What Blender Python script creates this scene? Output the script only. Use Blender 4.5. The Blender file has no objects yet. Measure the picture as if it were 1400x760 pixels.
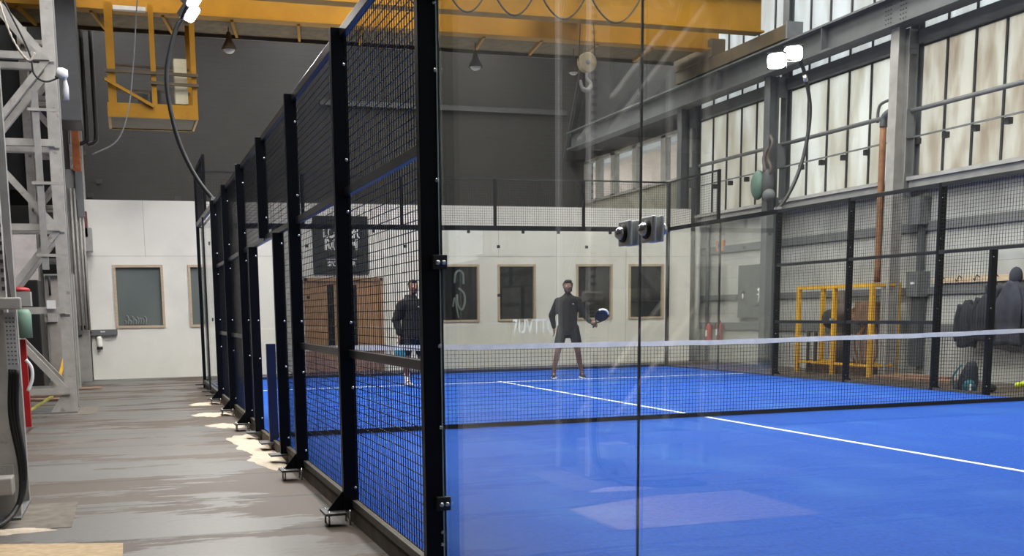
import bpy, bmesh, math, random
from mathutils import Vector, Matrix
random.seed(7)
S = bpy.context.scene
COL = S.collection
pi = math.pi

# ------------------------------------------------------------------ materials
def s2l(c):
    return tuple(((v/255)/12.92 if v/255 <= .04045 else ((v/255+.055)/1.055)**2.4) for v in c)

def nodes_of(name):
    m = bpy.data.materials.new(name); m.use_nodes = True
    nt = m.node_tree
    return m, nt, nt.nodes, nt.links

def mat(name, rgb, rough=.6, metal=0., var=.12, scale=6., bump=0., stretch=(1, 1, 1), spec=.5, rgb2=None, thr=(.45, .6), tscale=None, nrough=.5):
    """principled material, tone broken up by noise; rgb2 = a second tone laid in patches"""
    m, nt, N, L = nodes_of(name)
    b = N['Principled BSDF']
    b.inputs['Roughness'].default_value = rough; b.inputs['Metallic'].default_value = metal
    b.inputs['Specular IOR Level'].default_value = spec
    c = s2l(rgb)
    tc = N.new('ShaderNodeTexCoord'); mp = N.new('ShaderNodeMapping'); mp.inputs['Scale'].default_value = stretch
    L.new(tc.outputs['Object'], mp.inputs['Vector'])
    nz = N.new('ShaderNodeTexNoise'); nz.inputs['Scale'].default_value = scale; nz.inputs['Detail'].default_value = 6 if nrough == .5 else 12; nz.inputs['Roughness'].default_value = nrough
    L.new(mp.outputs[0], nz.inputs['Vector'])
    mr = N.new('ShaderNodeMapRange'); mr.inputs['From Min'].default_value = .3; mr.inputs['From Max'].default_value = .7
    mr.inputs['To Min'].default_value = 1-var; mr.inputs['To Max'].default_value = 1+var
    L.new(nz.outputs['Fac'], mr.inputs['Value'])
    vm = N.new('ShaderNodeVectorMath'); vm.operation = 'SCALE'; vm.inputs[0].default_value = c
    L.new(mr.outputs[0], vm.inputs['Scale'])
    out = vm.outputs[0]
    if rgb2:
        n2 = N.new('ShaderNodeTexNoise'); n2.inputs['Scale'].default_value = tscale or scale*.4; n2.inputs['Detail'].default_value = 5
        n2.inputs['Roughness'].default_value = .6
        L.new(mp.outputs[0], n2.inputs['Vector'])
        r2 = N.new('ShaderNodeMapRange'); r2.inputs['From Min'].default_value = thr[0]; r2.inputs['From Max'].default_value = thr[1]
        L.new(n2.outputs['Fac'], r2.inputs['Value'])
        mx = N.new('ShaderNodeMix'); mx.data_type = 'RGBA'
        L.new(r2.outputs[0], mx.inputs['Factor']); L.new(out, mx.inputs['A']); mx.inputs['B'].default_value = (*s2l(rgb2), 1)
        out = mx.outputs['Result']
    L.new(out, b.inputs['Base Color'])
    if bump:
        bp = N.new('ShaderNodeBump'); bp.inputs['Strength'].default_value = bump; bp.inputs['Distance'].default_value = .02
        L.new(nz.outputs['Fac'], bp.inputs['Height']); L.new(bp.outputs[0], b.inputs['Normal'])
    return m

def brick_mat(name, a, b_, mortar, scale=1., rot=(0, 0, 0), w=.5, h=.25, rough=.8, msize=.02, bump=.4):
    m, nt, N, L = nodes_of(name); b = N['Principled BSDF']; b.inputs['Roughness'].default_value = rough
    tc = N.new('ShaderNodeTexCoord'); mp = N.new('ShaderNodeMapping'); mp.inputs['Rotation'].default_value = rot
    L.new(tc.outputs['Object'], mp.inputs['Vector'])
    br = N.new('ShaderNodeTexBrick'); br.inputs['Color1'].default_value = (*s2l(a), 1); br.inputs['Color2'].default_value = (*s2l(b_), 1)
    br.inputs['Mortar'].default_value = (*s2l(mortar), 1); br.inputs['Scale'].default_value = scale
    br.inputs['Brick Width'].default_value = w; br.inputs['Row Height'].default_value = h; br.inputs['Mortar Size'].default_value = msize
    L.new(mp.outputs[0], br.inputs['Vector'])
    nz = N.new('ShaderNodeTexNoise'); nz.inputs['Scale'].default_value = 1.3; nz.inputs['Detail'].default_value = 6
    L.new(tc.outputs['Object'], nz.inputs['Vector'])
    mr = N.new('ShaderNodeMapRange'); mr.inputs['From Min'].default_value = .3; mr.inputs['From Max'].default_value = .7; mr.inputs['To Min'].default_value = .82; mr.inputs['To Max'].default_value = 1.15
    L.new(nz.outputs['Fac'], mr.inputs['Value'])
    vm = N.new('ShaderNodeVectorMath'); vm.operation = 'SCALE'
    L.new(br.outputs['Color'], vm.inputs[0]); L.new(mr.outputs[0], vm.inputs['Scale']); L.new(vm.outputs[0], b.inputs['Base Color'])
    bp = N.new('ShaderNodeBump'); bp.inputs['Strength'].default_value = bump; bp.inputs['Distance'].default_value = .01; bp.invert = True
    L.new(br.outputs['Fac'], bp.inputs['Height']); L.new(bp.outputs[0], b.inputs['Normal'])
    return m

def glass_mat(name, tint=(.90, .95, .91), haze=.02, hrough=.4, ior=1.5):
    """a thin clean sheet: tinted see-through, fresnel reflection, a little dust"""
    m, nt, N, L = nodes_of(name)
    N.remove(N['Principled BSDF']); out = N['Material Output']
    tr = N.new('ShaderNodeBsdfTransparent'); tr.inputs[0].default_value = (*tint, 1)
    gl = N.new('ShaderNodeBsdfGlossy'); gl.inputs['Roughness'].default_value = .0; gl.inputs[0].default_value = (1, 1, 1, 1)
    df = N.new('ShaderNodeBsdfDiffuse'); df.inputs[0].default_value = (.8, .85, .82, 1)
    fr = N.new('ShaderNodeFresnel'); fr.inputs[0].default_value = ior
    m1 = N.new('ShaderNodeMixShader'); m2 = N.new('ShaderNodeMixShader')
    nz = N.new('ShaderNodeTexNoise'); nz.inputs['Scale'].default_value = 1.2; nz.inputs['Detail'].default_value = 8
    tc = N.new('ShaderNodeTexCoord'); mp = N.new('ShaderNodeMapping'); mp.inputs['Scale'].default_value = (1, 2.5, .5)
    L.new(tc.outputs['Object'], mp.inputs[0]); L.new(mp.outputs[0], nz.inputs['Vector'])
    mr = N.new('ShaderNodeMapRange'); mr.inputs['From Min'].default_value = .35; mr.inputs['From Max'].default_value = .75
    mr.inputs['To Min'].default_value = haze*.5; mr.inputs['To Max'].default_value = haze*1.6
    L.new(nz.outputs['Fac'], mr.inputs['Value'])
    L.new(mr.outputs[0], m1.inputs[0]); L.new(tr.outputs[0], m1.inputs[1]); L.new(df.outputs[0], m1.inputs[2])
    ge = N.new('ShaderNodeNewGeometry'); io = N.new('ShaderNodeMapRange'); L.new(ge.outputs['Backfacing'], io.inputs['Value'])
    io.inputs['To Min'].default_value = ior; io.inputs['To Max'].default_value = 1/ior; L.new(io.outputs[0], fr.inputs[0])
    L.new(fr.outputs[0], m2.inputs[0]); L.new(m1.outputs[0], m2.inputs[1]); L.new(gl.outputs[0], m2.inputs[2])
    L.new(m2.outputs[0], out.inputs[0])
    return m

def emit_mat(name, rgb, strength):
    m, nt, N, L = nodes_of(name); b = N['Principled BSDF']
    b.inputs['Base Color'].default_value = (*rgb, 1)
    b.inputs['Emission Color'].default_value = (*rgb, 1); b.inputs['Emission Strength'].default_value = strength
    return m

def pane_mat(name, clean, stain, thr=(.42, .62), scale=1.0):
    """dirty translucent sheet lit from the daylight outside"""
    m, nt, N, L = nodes_of(name); N.remove(N['Principled BSDF']); out = N['Material Output']
    tc = N.new('ShaderNodeTexCoord'); mp = N.new('ShaderNodeMapping'); mp.inputs['Scale'].default_value = (1, 2.4, .55)
    L.new(tc.outputs['Object'], mp.inputs[0])
    nz = N.new('ShaderNodeTexNoise'); nz.inputs['Scale'].default_value = scale; nz.inputs['Detail'].default_value = 7; nz.inputs['Roughness'].default_value = .6
    L.new(mp.outputs[0], nz.inputs['Vector'])
    mr = N.new('ShaderNodeMapRange'); mr.inputs['From Min'].default_value = thr[0]; mr.inputs['From Max'].default_value = thr[1]
    L.new(nz.outputs['Fac'], mr.inputs['Value'])
    mx = N.new('ShaderNodeMix'); mx.data_type = 'RGBA'; mx.inputs['A'].default_value = (*clean, 1); mx.inputs['B'].default_value = (*stain, 1)
    L.new(mr.outputs[0], mx.inputs['Factor'])
    t = N.new('ShaderNodeBsdfTranslucent'); d = N.new('ShaderNodeBsdfDiffuse')
    L.new(mx.outputs['Result'], t.inputs[0]); L.new(mx.outputs['Result'], d.inputs[0])
    s = N.new('ShaderNodeMixShader'); s.inputs[0].default_value = .12
    L.new(t.outputs[0], s.inputs[1]); L.new(d.outputs[0], s.inputs[2]); L.new(s.outputs[0], out.inputs[0])
    return m

M = {}
M['post'] = mat('post_paint', (5, 7, 15), .4, var=.1, scale=9, spec=.2)
M['wire'] = mat('wire_paint', (10, 11, 14), .3, var=.1, spec=.5)
M['rail'] = mat('rail_paint', (30, 32, 36), .3, var=.15, spec=.5)
M['kerb'] = mat('kerb_steel', (84, 80, 72), .5, .3, var=.3, scale=14)
M['steel'] = mat('bright_steel', (205, 206, 208), .25, .9, var=.05)
M['chrome'] = mat('satin_chrome', (214, 216, 218), .45, .35, var=.05)
M['plate'] = mat('plate_steel', (74, 74, 74), .5, .4, var=.3, scale=20)
M['line'] = mat('line_paint', (232, 236, 240), .8, var=.05, scale=20)
M['turf'] = mat('blue_turf', (26, 73, 158), .95, var=.34, scale=42, nrough=.7, rgb2=(48, 94, 166), thr=(.5, .8), tscale=1.1, stretch=(1, .55, 1), bump=0., spec=.15)
M['rub'] = mat('black_rubber', (12, 12, 13), .55, var=.1)
M['net'] = mat('net_cord', (14, 16, 22), .8, var=.05)
M['tape'] = mat('net_tape', (250, 247, 240), .8, var=.08, scale=8)
M['white'] = mat('white_board', (236, 234, 226), .75, var=.025, scale=1.6, rgb2=(226, 223, 216), thr=(.5, .75), tscale=.9)
M['dark'] = mat('dark_wall_paint', (42, 41, 40), .85, var=.1, scale=1.5)
M['dark2'] = mat('dark_steel', (46, 47, 49), .7, var=.2, scale=4)
M['wood'] = mat('pine_frame', (196, 176, 150), .6, var=.12, scale=5, stretch=(1, 1, 6))
M['doorwood'] = mat('door_timber', (166, 128, 92), .5, var=.2, scale=4, stretch=(12, 1, 1))
M['dglass'] = mat('dark_window_glass', (14, 16, 17), .06, var=.2, scale=.8, spec=.35)
M['dglass2'] = mat('grey_window_glass', (108, 116, 114), .08, var=.12, scale=.8, spec=.5)
M['black'] = mat('black_panel', (18, 18, 19), .5, var=.1)
M['signb'] = mat('sign_board', (17, 18, 18), .6, var=.06)
M['signw'] = mat('sign_lettering', (225, 225, 222), .7, var=.05)
M['grey'] = mat('grey_steel', (152, 150, 146), .55, var=.16, scale=5)
M['grey2'] = mat('pale_grey_steel', (172, 168, 162), .55, var=.16, scale=6, rgb2=(120, 104, 92), thr=(.62, .75), tscale=5)
M['gdark'] = mat('mid_grey_steel', (104, 106, 108), .6, var=.15, scale=4)
M['beam'] = mat('beam_steel', (82, 85, 88), .6, var=.15, scale=3)
M['rust'] = mat('rusty_pipe', (138, 96, 66), .7, var=.25, scale=8)
M['orange'] = mat('orange_primer', (176, 100, 56), .7, var=.25, scale=8)
M['yel'] = mat('crane_paint', (150, 106, 8), .55, spec=.25, var=.1, scale=3, rgb2=(122, 84, 24), thr=(.62, .8), tscale=2)
M['yel2'] = mat('guard_yellow', (218, 166, 44), .5, var=.15, scale=6)
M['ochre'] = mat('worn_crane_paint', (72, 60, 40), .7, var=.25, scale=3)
M['sill'] = mat('concrete_sill', (158, 157, 154), .8, var=.12, scale=4)
M['red'] = mat('red_paint', (170, 30, 34), .4, var=.1)
M['cloth'] = mat('black_jersey', (10, 11, 16), .9, var=.25, scale=18, bump=.3)
M['cloth2'] = mat('dark_shorts', (20, 23, 28), .9, var=.25, scale=18)
M['skin'] = mat('skin', (112, 80, 64), .6, var=.06, scale=8)
M['hair'] = mat('dark_hair', (22, 17, 15), .8, var=.2, scale=40)
M['shoe'] = mat('shoe_dark', (28, 29, 33), .6, var=.1)
M['shoew'] = mat('shoe_white', (222, 222, 222), .6, var=.05)
M['coat'] = mat('dark_padded_cloth', (34, 38, 46), .8, var=.3, scale=7, bump=.3)
M['coat2'] = mat('navy_padded_cloth', (44, 48, 60), .8, var=.3, scale=7, bump=.3)
M['teal'] = mat('teal_cloth', (34, 94, 104), .8, var=.2, scale=10)
M['bag'] = mat('dark_bag_cloth', (26, 34, 42), .8, var=.2, scale=10)
M['ball'] = mat('ball_felt', (206, 224, 60), .9, var=.08, scale=60)
M['plank'] = mat('raw_boards', (150, 122, 100), .8, var=.2, scale=6, rgb2=(146, 104, 92), thr=(.5, .6), tscale=2.5)
M['ply'] = mat('raw_chipboard', (172, 150, 118), .85, var=.22, scale=30, stretch=(.6, 2, 1))
M['sand'] = mat('pale_sand', (186, 172, 154), .95, var=.1, scale=22, bump=.4)
M['pad'] = mat('old_concrete_pad', (104, 97, 88), .85, var=.28, scale=9, bump=.3)
M['teak'] = mat('paddle_face', (48, 46, 44), .4, var=.1)
M['cyan'] = mat('paddle_teal', (40, 120, 142), .4, var=.2)
M['lens'] = emit_mat('floodlight_lens', (1., .97, .9), 60.)
M['bulb'] = mat('lamp_glass', (190, 190, 186), .3, var=.05)
M['sky'] = emit_mat('roof_light', (1., .98, .94), 12.5)
M['clear'] = glass_mat('court_glass', (.98, .99, .968), .014)
M['farclear'] = glass_mat('far_court_glass', (.985, .992, .978), .006)
M['winclear'] = glass_mat('clear_window_glass', (.93, .94, .95), .02)
M['pane'] = pane_mat('pane_upper', (.74, .75, .76), (.62, .62, .61))
M['pane_mid'] = pane_mat('pane_mid', (.78, .78, .75), (.6, .57, .5), (.4, .66), .8)
M['pane_brown'] = pane_mat('pane_brown', (.68, .66, .61), (.46, .39, .32), (.42, .7), .9)
M['rbrick'] = brick_mat('outside_brick', (205, 150, 118), (184, 128, 98), (196, 176, 160), 1., (pi/2, 0, pi/2), .24, .08, msize=.008)
M['wallr'] = brick_mat('grey_painted_blocks', (170, 171, 167), (164, 165, 162), (146, 148, 145), 1., (pi/2, 0, pi/2), .45, .22, msize=.006)
M['backw'] = brick_mat('dark_painted_brick', (25, 24.5, 23), (24, 23.5, 22), (22, 21, 20), 1., (pi/2, 0, 0), .5, .16, msize=.012)

def floor_mat():
    m, nt, N, L = nodes_of('worn_floor'); b = N['Principled BSDF']
    tc = N.new('ShaderNodeTexCoord')
    def noise(sc, st, det=6, ro=.6):
        mp = N.new('ShaderNodeMapping'); mp.inputs['Scale'].default_value = st; L.new(tc.outputs['Object'], mp.inputs[0])
        n = N.new('ShaderNodeTexNoise'); n.inputs['Scale'].default_value = sc; n.inputs['Detail'].default_value = det; n.inputs['Roughness'].default_value = ro
        L.new(mp.outputs[0], n.inputs['Vector']); return n.outputs['Fac']
    def rng(x, a, c, lo=0., hi=1.):
        r = N.new('ShaderNodeMapRange'); L.new(x, r.inputs['Value']); r.inputs['From Min'].default_value = a; r.inputs['From Max'].default_value = c
        r.inputs['To Min'].default_value = lo; r.inputs['To Max'].default_value = hi; return r.outputs[0]
    def mix(f, a, c):
        x = N.new('ShaderNodeMix'); x.data_type = 'RGBA'; L.new(f, x.inputs['Factor'])
        for k, v in (('A', a), ('B', c)):
            if isinstance(v, tuple): x.inputs[k].default_value = (*s2l(v), 1)
            else: L.new(v, x.inputs[k])
        return x.outputs['Result']
    sx = N.new('ShaderNodeSeparateXYZ'); L.new(tc.outputs['Object'], sx.inputs[0])
    def tri(x, a, b, c, d, k):
        return rng(x, a, b, 0, k), rng(x, c, d, 0, k)
    def add(a, b, op='ADD'):
        q = N.new('ShaderNodeMath'); q.operation = op; L.new(a, q.inputs[0]); L.new(b, q.inputs[1]); return q.outputs[0]
    u1, d1 = tri(sx.outputs['Y'], 6.3, 7.2, 8.0, 8.9, .1)
    wn = add(add(noise(.8, (.5, 2.0, 1), 12, .7), u1), d1, 'SUBTRACT')
    wn = add(wn, rng(sx.outputs['X'], -.75, -.15, 0, .1))
    wet = rng(wn, .53, .555)
    base = mix(rng(noise(.35, (1, 1, 1), 4), .4, .62), (99, 98, 97), (95, 90, 84))
    c1 = mix(wet, base, (74, 62, 51))
    c2 = mix(rng(noise(3, (.5, 2.2, 1)), .62, .66, 0, .55), c1, (74, 65, 56))
    br = N.new('ShaderNodeTexBrick'); br.inputs['Scale'].default_value = 1; br.inputs['Brick Width'].default_value = 5.5; br.inputs['Row Height'].default_value = 1.25
    br.inputs['Mortar Size'].default_value = .028; br.inputs['Color1'].default_value = (1, 1, 1, 1); br.inputs['Color2'].default_value = (.93, .93, .93, 1); br.inputs['Mortar'].default_value = (.3, .28, .26, 1)
    mpb = N.new('ShaderNodeMapping'); mpb.inputs['Location'].default_value = (.3, .33, 0); mpb.inputs['Rotation'].default_value = (0, 0, .03)
    L.new(tc.outputs['Object'], mpb.inputs[0]); L.new(mpb.outputs[0], br.inputs['Vector'])
    mu = N.new('ShaderNodeMix'); mu.data_type = 'RGBA'; mu.blend_type = 'MULTIPLY'; mu.inputs['Factor'].default_value = 1
    L.new(c2, mu.inputs['A']); L.new(br.outputs['Color'], mu.inputs['B'])
    sp = N.new('ShaderNodeVectorMath'); sp.operation = 'SCALE'; L.new(mu.outputs['Result'], sp.inputs[0]); L.new(rng(noise(24, (1, 1, 1)), .3, .7, .9, 1.1), sp.inputs['Scale'])
    L.new(sp.outputs[0], b.inputs['Base Color'])
    L.new(rng(wet, 0, 1, .42, .62), b.inputs['Roughness'])
    return m
M['floor'] = floor_mat()

# ------------------------------------------------------------------ mesh builder
WL = {}
class MB:
    def __init__(s): s.v = []; s.f = []; s.sm = []
    def add(s, vs, fs, smooth=False):
        o = len(s.v); s.v += [tuple(v) for v in vs]
        for f in fs: s.f.append([i+o for i in f]); s.sm.append(smooth)
        return s
    def box(s, x0, x1, y0, y1, z0, z1):
        vs = [(x, y, z) for x in (x0, x1) for y in (y0, y1) for z in (z0, z1)]
        return s.add(vs, [(0, 1, 3, 2), (4, 6, 7, 5), (0, 4, 5, 1), (2, 3, 7, 6), (0, 2, 6, 4), (1, 5, 7, 3)])
    def bar(s, p, q, w, h, up=(0, 0, 1)):
        p = Vector(p); q = Vector(q); d = (q-p).normalized(); u = Vector(up)
        if abs(d.dot(u)) > .98: u = Vector((0, 1, 0))
        a = d.cross(u).normalized(); u = a.cross(d).normalized()
        vs = []
        for c in (p, q):
            for i, j in ((-1, -1), (1, -1), (1, 1), (-1, 1)): vs.append(c+a*i*w/2+u*j*h/2)
        return s.add(vs, [(3, 2, 1, 0), (4, 5, 6, 7), (0, 1, 5, 4), (1, 2, 6, 5), (2, 3, 7, 6), (3, 0, 4, 7)])
    def angle(s, p, q, w, t=.012, up=(0, 0, 1), flip=1):
        """L-section bar"""
        p = Vector(p); q = Vector(q); d = (q-p).normalized(); u = Vector(up)
        if abs(d.dot(u)) > .98: u = Vector((0, 1, 0))
        a = d.cross(u).normalized(); u = a.cross(d).normalized()
        s.bar(p, q, w, t, u); off = a*flip*(w/2-t/2)+u*(w/2)
        return s.bar(p+off, q+off, t, w, u)
    def tube(s, pts, r, n=8, cap=True):
        pts = [Vector(p) for p in pts]; R = r if isinstance(r, (list, tuple)) else [r]*len(pts)
        vs = []; prev = None
        for i, p in enumerate(pts):
            d = (pts[min(i+1, len(pts)-1)]-pts[max(i-1, 0)]).normalized()
            if prev is None:
                u = Vector((0, 0, 1)) if abs(d.z) < .9 else Vector((1, 0, 0))
                a = d.cross(u).normalized()
            else:
                a = (prev-d*prev.dot(d)).normalized()
            prev = a; b = d.cross(a)
            for k in range(n):
                t = 2*pi*k/n; vs.append(p+(a*math.cos(t)+b*math.sin(t))*R[i])
        fs = []
        for i in range(len(pts)-1):
            for k in range(n): fs.append((i*n+k, i*n+(k+1) % n, (i+1)*n+(k+1) % n, (i+1)*n+k))
        s.add(vs, fs, True)
        if cap:
            o = len(s.v)-len(vs)
            s.f.append([o+k for k in range(n)][::-1]); s.sm.append(False)
            s.f.append([o+(len(pts)-1)*n+k for k in range(n)]); s.sm.append(False)
        return s
    def lathe(s, prof, c=(0, 0, 0), axis=(0, 0, 1), n=20):
        ax = Vector(axis).normalized(); u = Vector((1, 0, 0)) if abs(ax.x) < .9 else Vector((0, 1, 0))
        a = ax.cross(u).normalized(); b = ax.cross(a); c = Vector(c)
        vs = [c+ax*h+(a*math.cos(2*pi*k/n)+b*math.sin(2*pi*k/n))*max(r, 1e-4) for r, h in prof for k in range(n)]
        fs = [(i*n+k, i*n+(k+1) % n, (i+1)*n+(k+1) % n, (i+1)*n+k) for i in range(len(prof)-1) for k in range(n)]
        return s.add(vs, fs, True)
    def prism(s, poly, d, axis='x', a0=0.):
        """closed outline extruded; axis = extrusion axis, poly in the two other axes"""
        def P(a, u, v): return {'x': (a, u, v), 'y': (u, a, v), 'z': (u, v, a)}[axis]
        n = len(poly); vs = [P(a0, u, v) for u, v in poly]+[P(a0+d, u, v) for u, v in poly]
        return s.add(vs, [list(range(n))[::-1], list(range(n, 2*n))]+[(i, (i+1) % n, n+(i+1) % n, n+i) for i in range(n)])
    def ball(s, c, r, n=10, sc=(1, 1, 1)):
        c = Vector(c); vs = []; fs = []
        for i in range(n//2+1):
            th = pi*i/(n//2)
            for k in range(n):
                ph = 2*pi*k/n; vs.append(c+Vector((r*sc[0]*math.sin(th)*math.cos(ph), r*sc[1]*math.sin(th)*math.sin(ph), r*sc[2]*math.cos(th))))
        for i in range(n//2):
            for k in range(n): fs.append((i*n+k, (i+1)*n+k, (i+1)*n+(k+1) % n, i*n+(k+1) % n))
        return s.add(vs, fs, True)
    def build(s, name, m, parent=None, bevel=0.):
        me = bpy.data.meshes.new(name); off = WL.get(parent.name, Vector((0, 0, 0))) if parent else Vector((0, 0, 0))
        me.from_pydata([tuple(Vector(v)-off) for v in s.v], [], s.f); me.validate(); 
        if len(me.polygons) == len(s.sm): me.polygons.foreach_set('use_smooth', s.sm)
        bm = bmesh.new(); bm.from_mesh(me); bmesh.ops.remove_doubles(bm, verts=bm.verts, dist=1e-6) if len(bm.verts) < 3000 else None
        bmesh.ops.recalc_face_normals(bm, faces=bm.faces); bm.to_mesh(me); bm.free()
        me.materials.append(m)
        o = bpy.data.objects.new(name, me); COL.objects.link(o)
        if parent: o.parent = parent; WL[o.name] = off
        if bevel:
            b = o.modifiers.new('bevel', 'BEVEL'); b.width = bevel; b.segments = 2; b.limit_method = 'ANGLE'
        return o

def tag(o, label, cat, group=None, kind=None):
    if label: o['label'] = label
    if cat: o['category'] = cat
    if group: o['group'] = group
    if kind: o['kind'] = kind
    return o
def thing(name, label, cat, loc=(0, 0, 0), group=None):
    o = bpy.data.objects.new(name, None); COL.objects.link(o); o.location = loc; WL[o.name] = Vector(loc); o.empty_display_size = .1
    return tag(o, label, cat, group)
def struct(o, label, cat='wall'): return tag(o, label, cat, kind='structure')
def box(name, m, parent, *a, bevel=0.): return MB().box(*a).build(name, m, parent, bevel)
def arc(c, r, a0, a1, n, pl='xz'):
    return [(c[0]+r*math.cos(a0+(a1-a0)*i/n), c[1]+r*math.sin(a0+(a1-a0)*i/n)) for i in range(n+1)]
def smooth_path(P, n=8):
    P = [Vector(p) for p in P]; Q = [2*P[0]-P[1]]+P+[2*P[-1]-P[-2]]; out = []
    for i in range(1, len(Q)-2):
        for k in range(n):
            t = k/n; a, b, c, d = Q[i-1:i+3]
            out.append(.5*((2*b)+(c-a)*t+(2*a-5*b+4*c-d)*t*t+(-a+3*b-3*c+d)*t**3))
    return out+[P[-1]]

FL = -.12   # hall floor below the turf

# ------------------------------------------------------------------ room shell
o = MB().box(-5.2, 13.6, -8, 34, FL-.2, FL).build('floor', M['floor']); struct(o, 'worn grey floor with brown damp streaks along the side of the court', 'floor')
o = box('wall_back', M['backw'], None, -5.2, 13.6, 31.6, 31.9, FL, 10.6); struct(o, 'dark grey painted upper wall high behind the white partition', 'wall')
o = box('trim_1', M['dark2'], None, 4.5, 12.6, 31.45, 31.6, 7.55, 7.7); struct(o, 'thin dark ledge across the dark wall', 'trim')
mb = MB()
for x, z in ((-1.85, 5.25), (-1.55, 4.55), (-1.75, 4.2), (7.05, 8.0), (0.1, 4.15)): mb.box(x*1.33, x*1.33+.16, 31.55, 31.6, z*1.12, z*1.12+.13)
o = mb.build('trim_2', M['black']); struct(o, 'small square holes in the dark wall', 'trim')
o = box('wall_left', M['dark'], None, -5.4, -5.2, -8, 34, FL, 10.6); struct(o, 'dark wall behind the lattice columns', 'wall')
o = box('wall_near', M['gdark'], None, -5.2, 13.6, -8.2, -8, FL, 10.6); struct(o, 'grey wall at the near end of the hall', 'wall')
o = box('ceiling', M['dark'], None, -5.4, 13.6, -8.2, 34, 10.6, 10.8); struct(o, 'dark roof high over the court', 'ceiling')
for i, (x0, x1) in enumerate(((-2.6, -.6), (3.2, 5.2), (8.6, 10.6))):  # glowing strips, not windows, added under the unseen roof to brighten the hall
    o = box('window_roof', M['sky'], None, x0, x1, 1.0, 31.0, 10.52, 10.6)
    struct(o, 'long bright roof light strip', 'roof light'); o.name = 'window_%d' % (20+i)

# white partition (a low white room in front of the dark wall)
W = 24.0; ZT = 3.85
wins = [(-1.66, -.58), (-.03, 1.03), (5.93, 6.99), (7.47, 8.49), (9.60, 10.62), (11.08, 12.1)]
mb = MB(); xs = [-2.2]; dx0, dx1, dz = 2.62, 4.53, 2.12
mb.box(-2.2, 12.88, W, W+.15, 2.43, ZT)
cur = -2.2; holes = sorted([(a, b, 1.02) for a, b in wins]+[(dx0, dx1, None)])
for a, b, z in holes:
    mb.box(cur, a, W, W+.15, FL, 2.43)
    if z: mb.box(a, b, W, W+.15, FL, 1.02)
    else: mb.box(a, b, W, W+.15, dz, 2.43)
    cur = b
mb.box(cur, 12.88, W, W+.15, FL, 2.43)
mb.box(-2.2, -2.05, W+.15, 31.5, FL, ZT); mb.box(-2.05, 12.4, W+.15, 31.5, ZT-.1, ZT)
o = mb.build('wall_far', M['white']); struct(o, 'white boarded partition behind the court with a row of windows', 'wall')
for i, (a, b) in enumerate(wins):
    g = M['dglass2'] if i < 2 else M['dglass']
    f = MB(); t = .055
    for q in ((a, b, 2.43-t, 2.43), (a, b, 1.02, 1.02+t), (a, a+t, 1.02+t, 2.43-t), (b-t, b, 1.02+t, 2.43-t)): f.box(q[0], q[1], W-.03, W+.12, q[2], q[3])
    wf = f.build('window_%d' % (i+1), M['wood'], None)
    struct(wf, ['pine framed window on the far left of the white partition', 'pine framed window half hidden by the far court corner post', 'pine framed dark window just right of the near post', 'pine framed dark window left of the player with the racket', 'pine framed dark window behind the racket', 'pine framed dark window nearest the right end'][i], 'window')
    MB().box(a+t, b-t, W+.05, W+.06, 1.02+t, 2.43-t).build('pane', g, wf)
    if i == 0:
        mb = MB(); random.seed(3)
        for k in range(9):
            x = a+.2+k*.055; h = .1+.12*math.sin(k*1.7)**2
            mb.tube(smooth_path([(x, W+.045, 1.1), (x+.02, W+.043, 1.1+h*.6), (x-.02, W+.045, 1.1+h)], 4), [.02]*8+[.006], 5)
        mb.build('condensation_mark', mat('pane_smear', (128, 136, 136), .5), wf)
    if i == 2:
        mb = MB(); x0 = a+.33
        mb.tube(smooth_path([(x0+.1, W+.045, 1.98), (x0+.13, W+.045, 2.2), (x0+.22, W+.045, 2.28), (x0+.32, W+.045, 2.2), (x0+.33, W+.045, 1.95)], 5), .03, 6)
        mb.tube(smooth_path([(x0+.2, W+.045, 1.85), (x0+.34, W+.045, 1.72), (x0+.36, W+.045, 1.5), (x0+.28, W+.045, 1.32), (x0+.18, W+.045, 1.45), (x0+.16, W+.045, 1.7)], 5), .028, 6)
        mb.tube(smooth_path([(x0+.05, W+.045, 1.4), (x0+.1, W+.045, 1.62), (x0+.16, W+.045, 1.3), (x0+.2, W+.045, 1.12)], 5), .02, 6)
        mb.build('window_marking', mat('pale_marking', (120, 132, 132), .6), wf)
        MB().box(a+.56, a+.6, W+.03, W+.05, 1.08, 2.37).build('glazing_bar', M['dark2'], wf)
# faint panel joints
mb = MB()
for x in (-.95, .4, 1.9, 5.2, 7.5, 9.05, 11.0, 12.3): mb.box(x, x+.012, W-.006, W, 2.6 if any(a-.05 < x < b for a, b in wins) else 0., ZT)
mb.box(-2.2, 12.8, W-.006, W, 2.62, 2.63)
o = mb.build('trim_3', mat('joint_grey', (196, 194, 188), .8)); struct(o, 'fine board joints on the white partition', 'trim')

# locker room doors
dr = thing('door_1', 'timber double doors under the black sign, with narrow dark vision panels', 'door', ((dx0+dx1)/2, W, FL)); dr['kind'] = 'structure'
mb = MB(); mb.box(dx0, dx0+.08, W-.03, W+.1, FL, dz); mb.box(dx1-.08, dx1, W-.03, W+.1, FL, dz); mb.box(dx0, dx1, W-.03, W+.1, dz-.08, dz); mb.build('door_frame', M['doorwood'], dr)
mid = 3.56
for a, b, v in ((dx0+.08, mid-.004, 3.17), (mid+.004, dx1-.08, 3.74)):
    lf = box('door_leaf', M['doorwood'], dr, a, b, W+.02, W+.07, FL+.01, dz-.085)
    box('vision_panel', M['dglass'], lf, v, v+.15, W+.01, W+.02, .45, 1.95)
    h = MB().tube([(mid+(.06 if a > mid-.1 else -.06), W-.0, 1.35), (mid+(.06 if a > mid-.1 else -.06), W-.0, 1.65)], .014, 8).build('pull_handle', M['steel'], lf)

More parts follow.
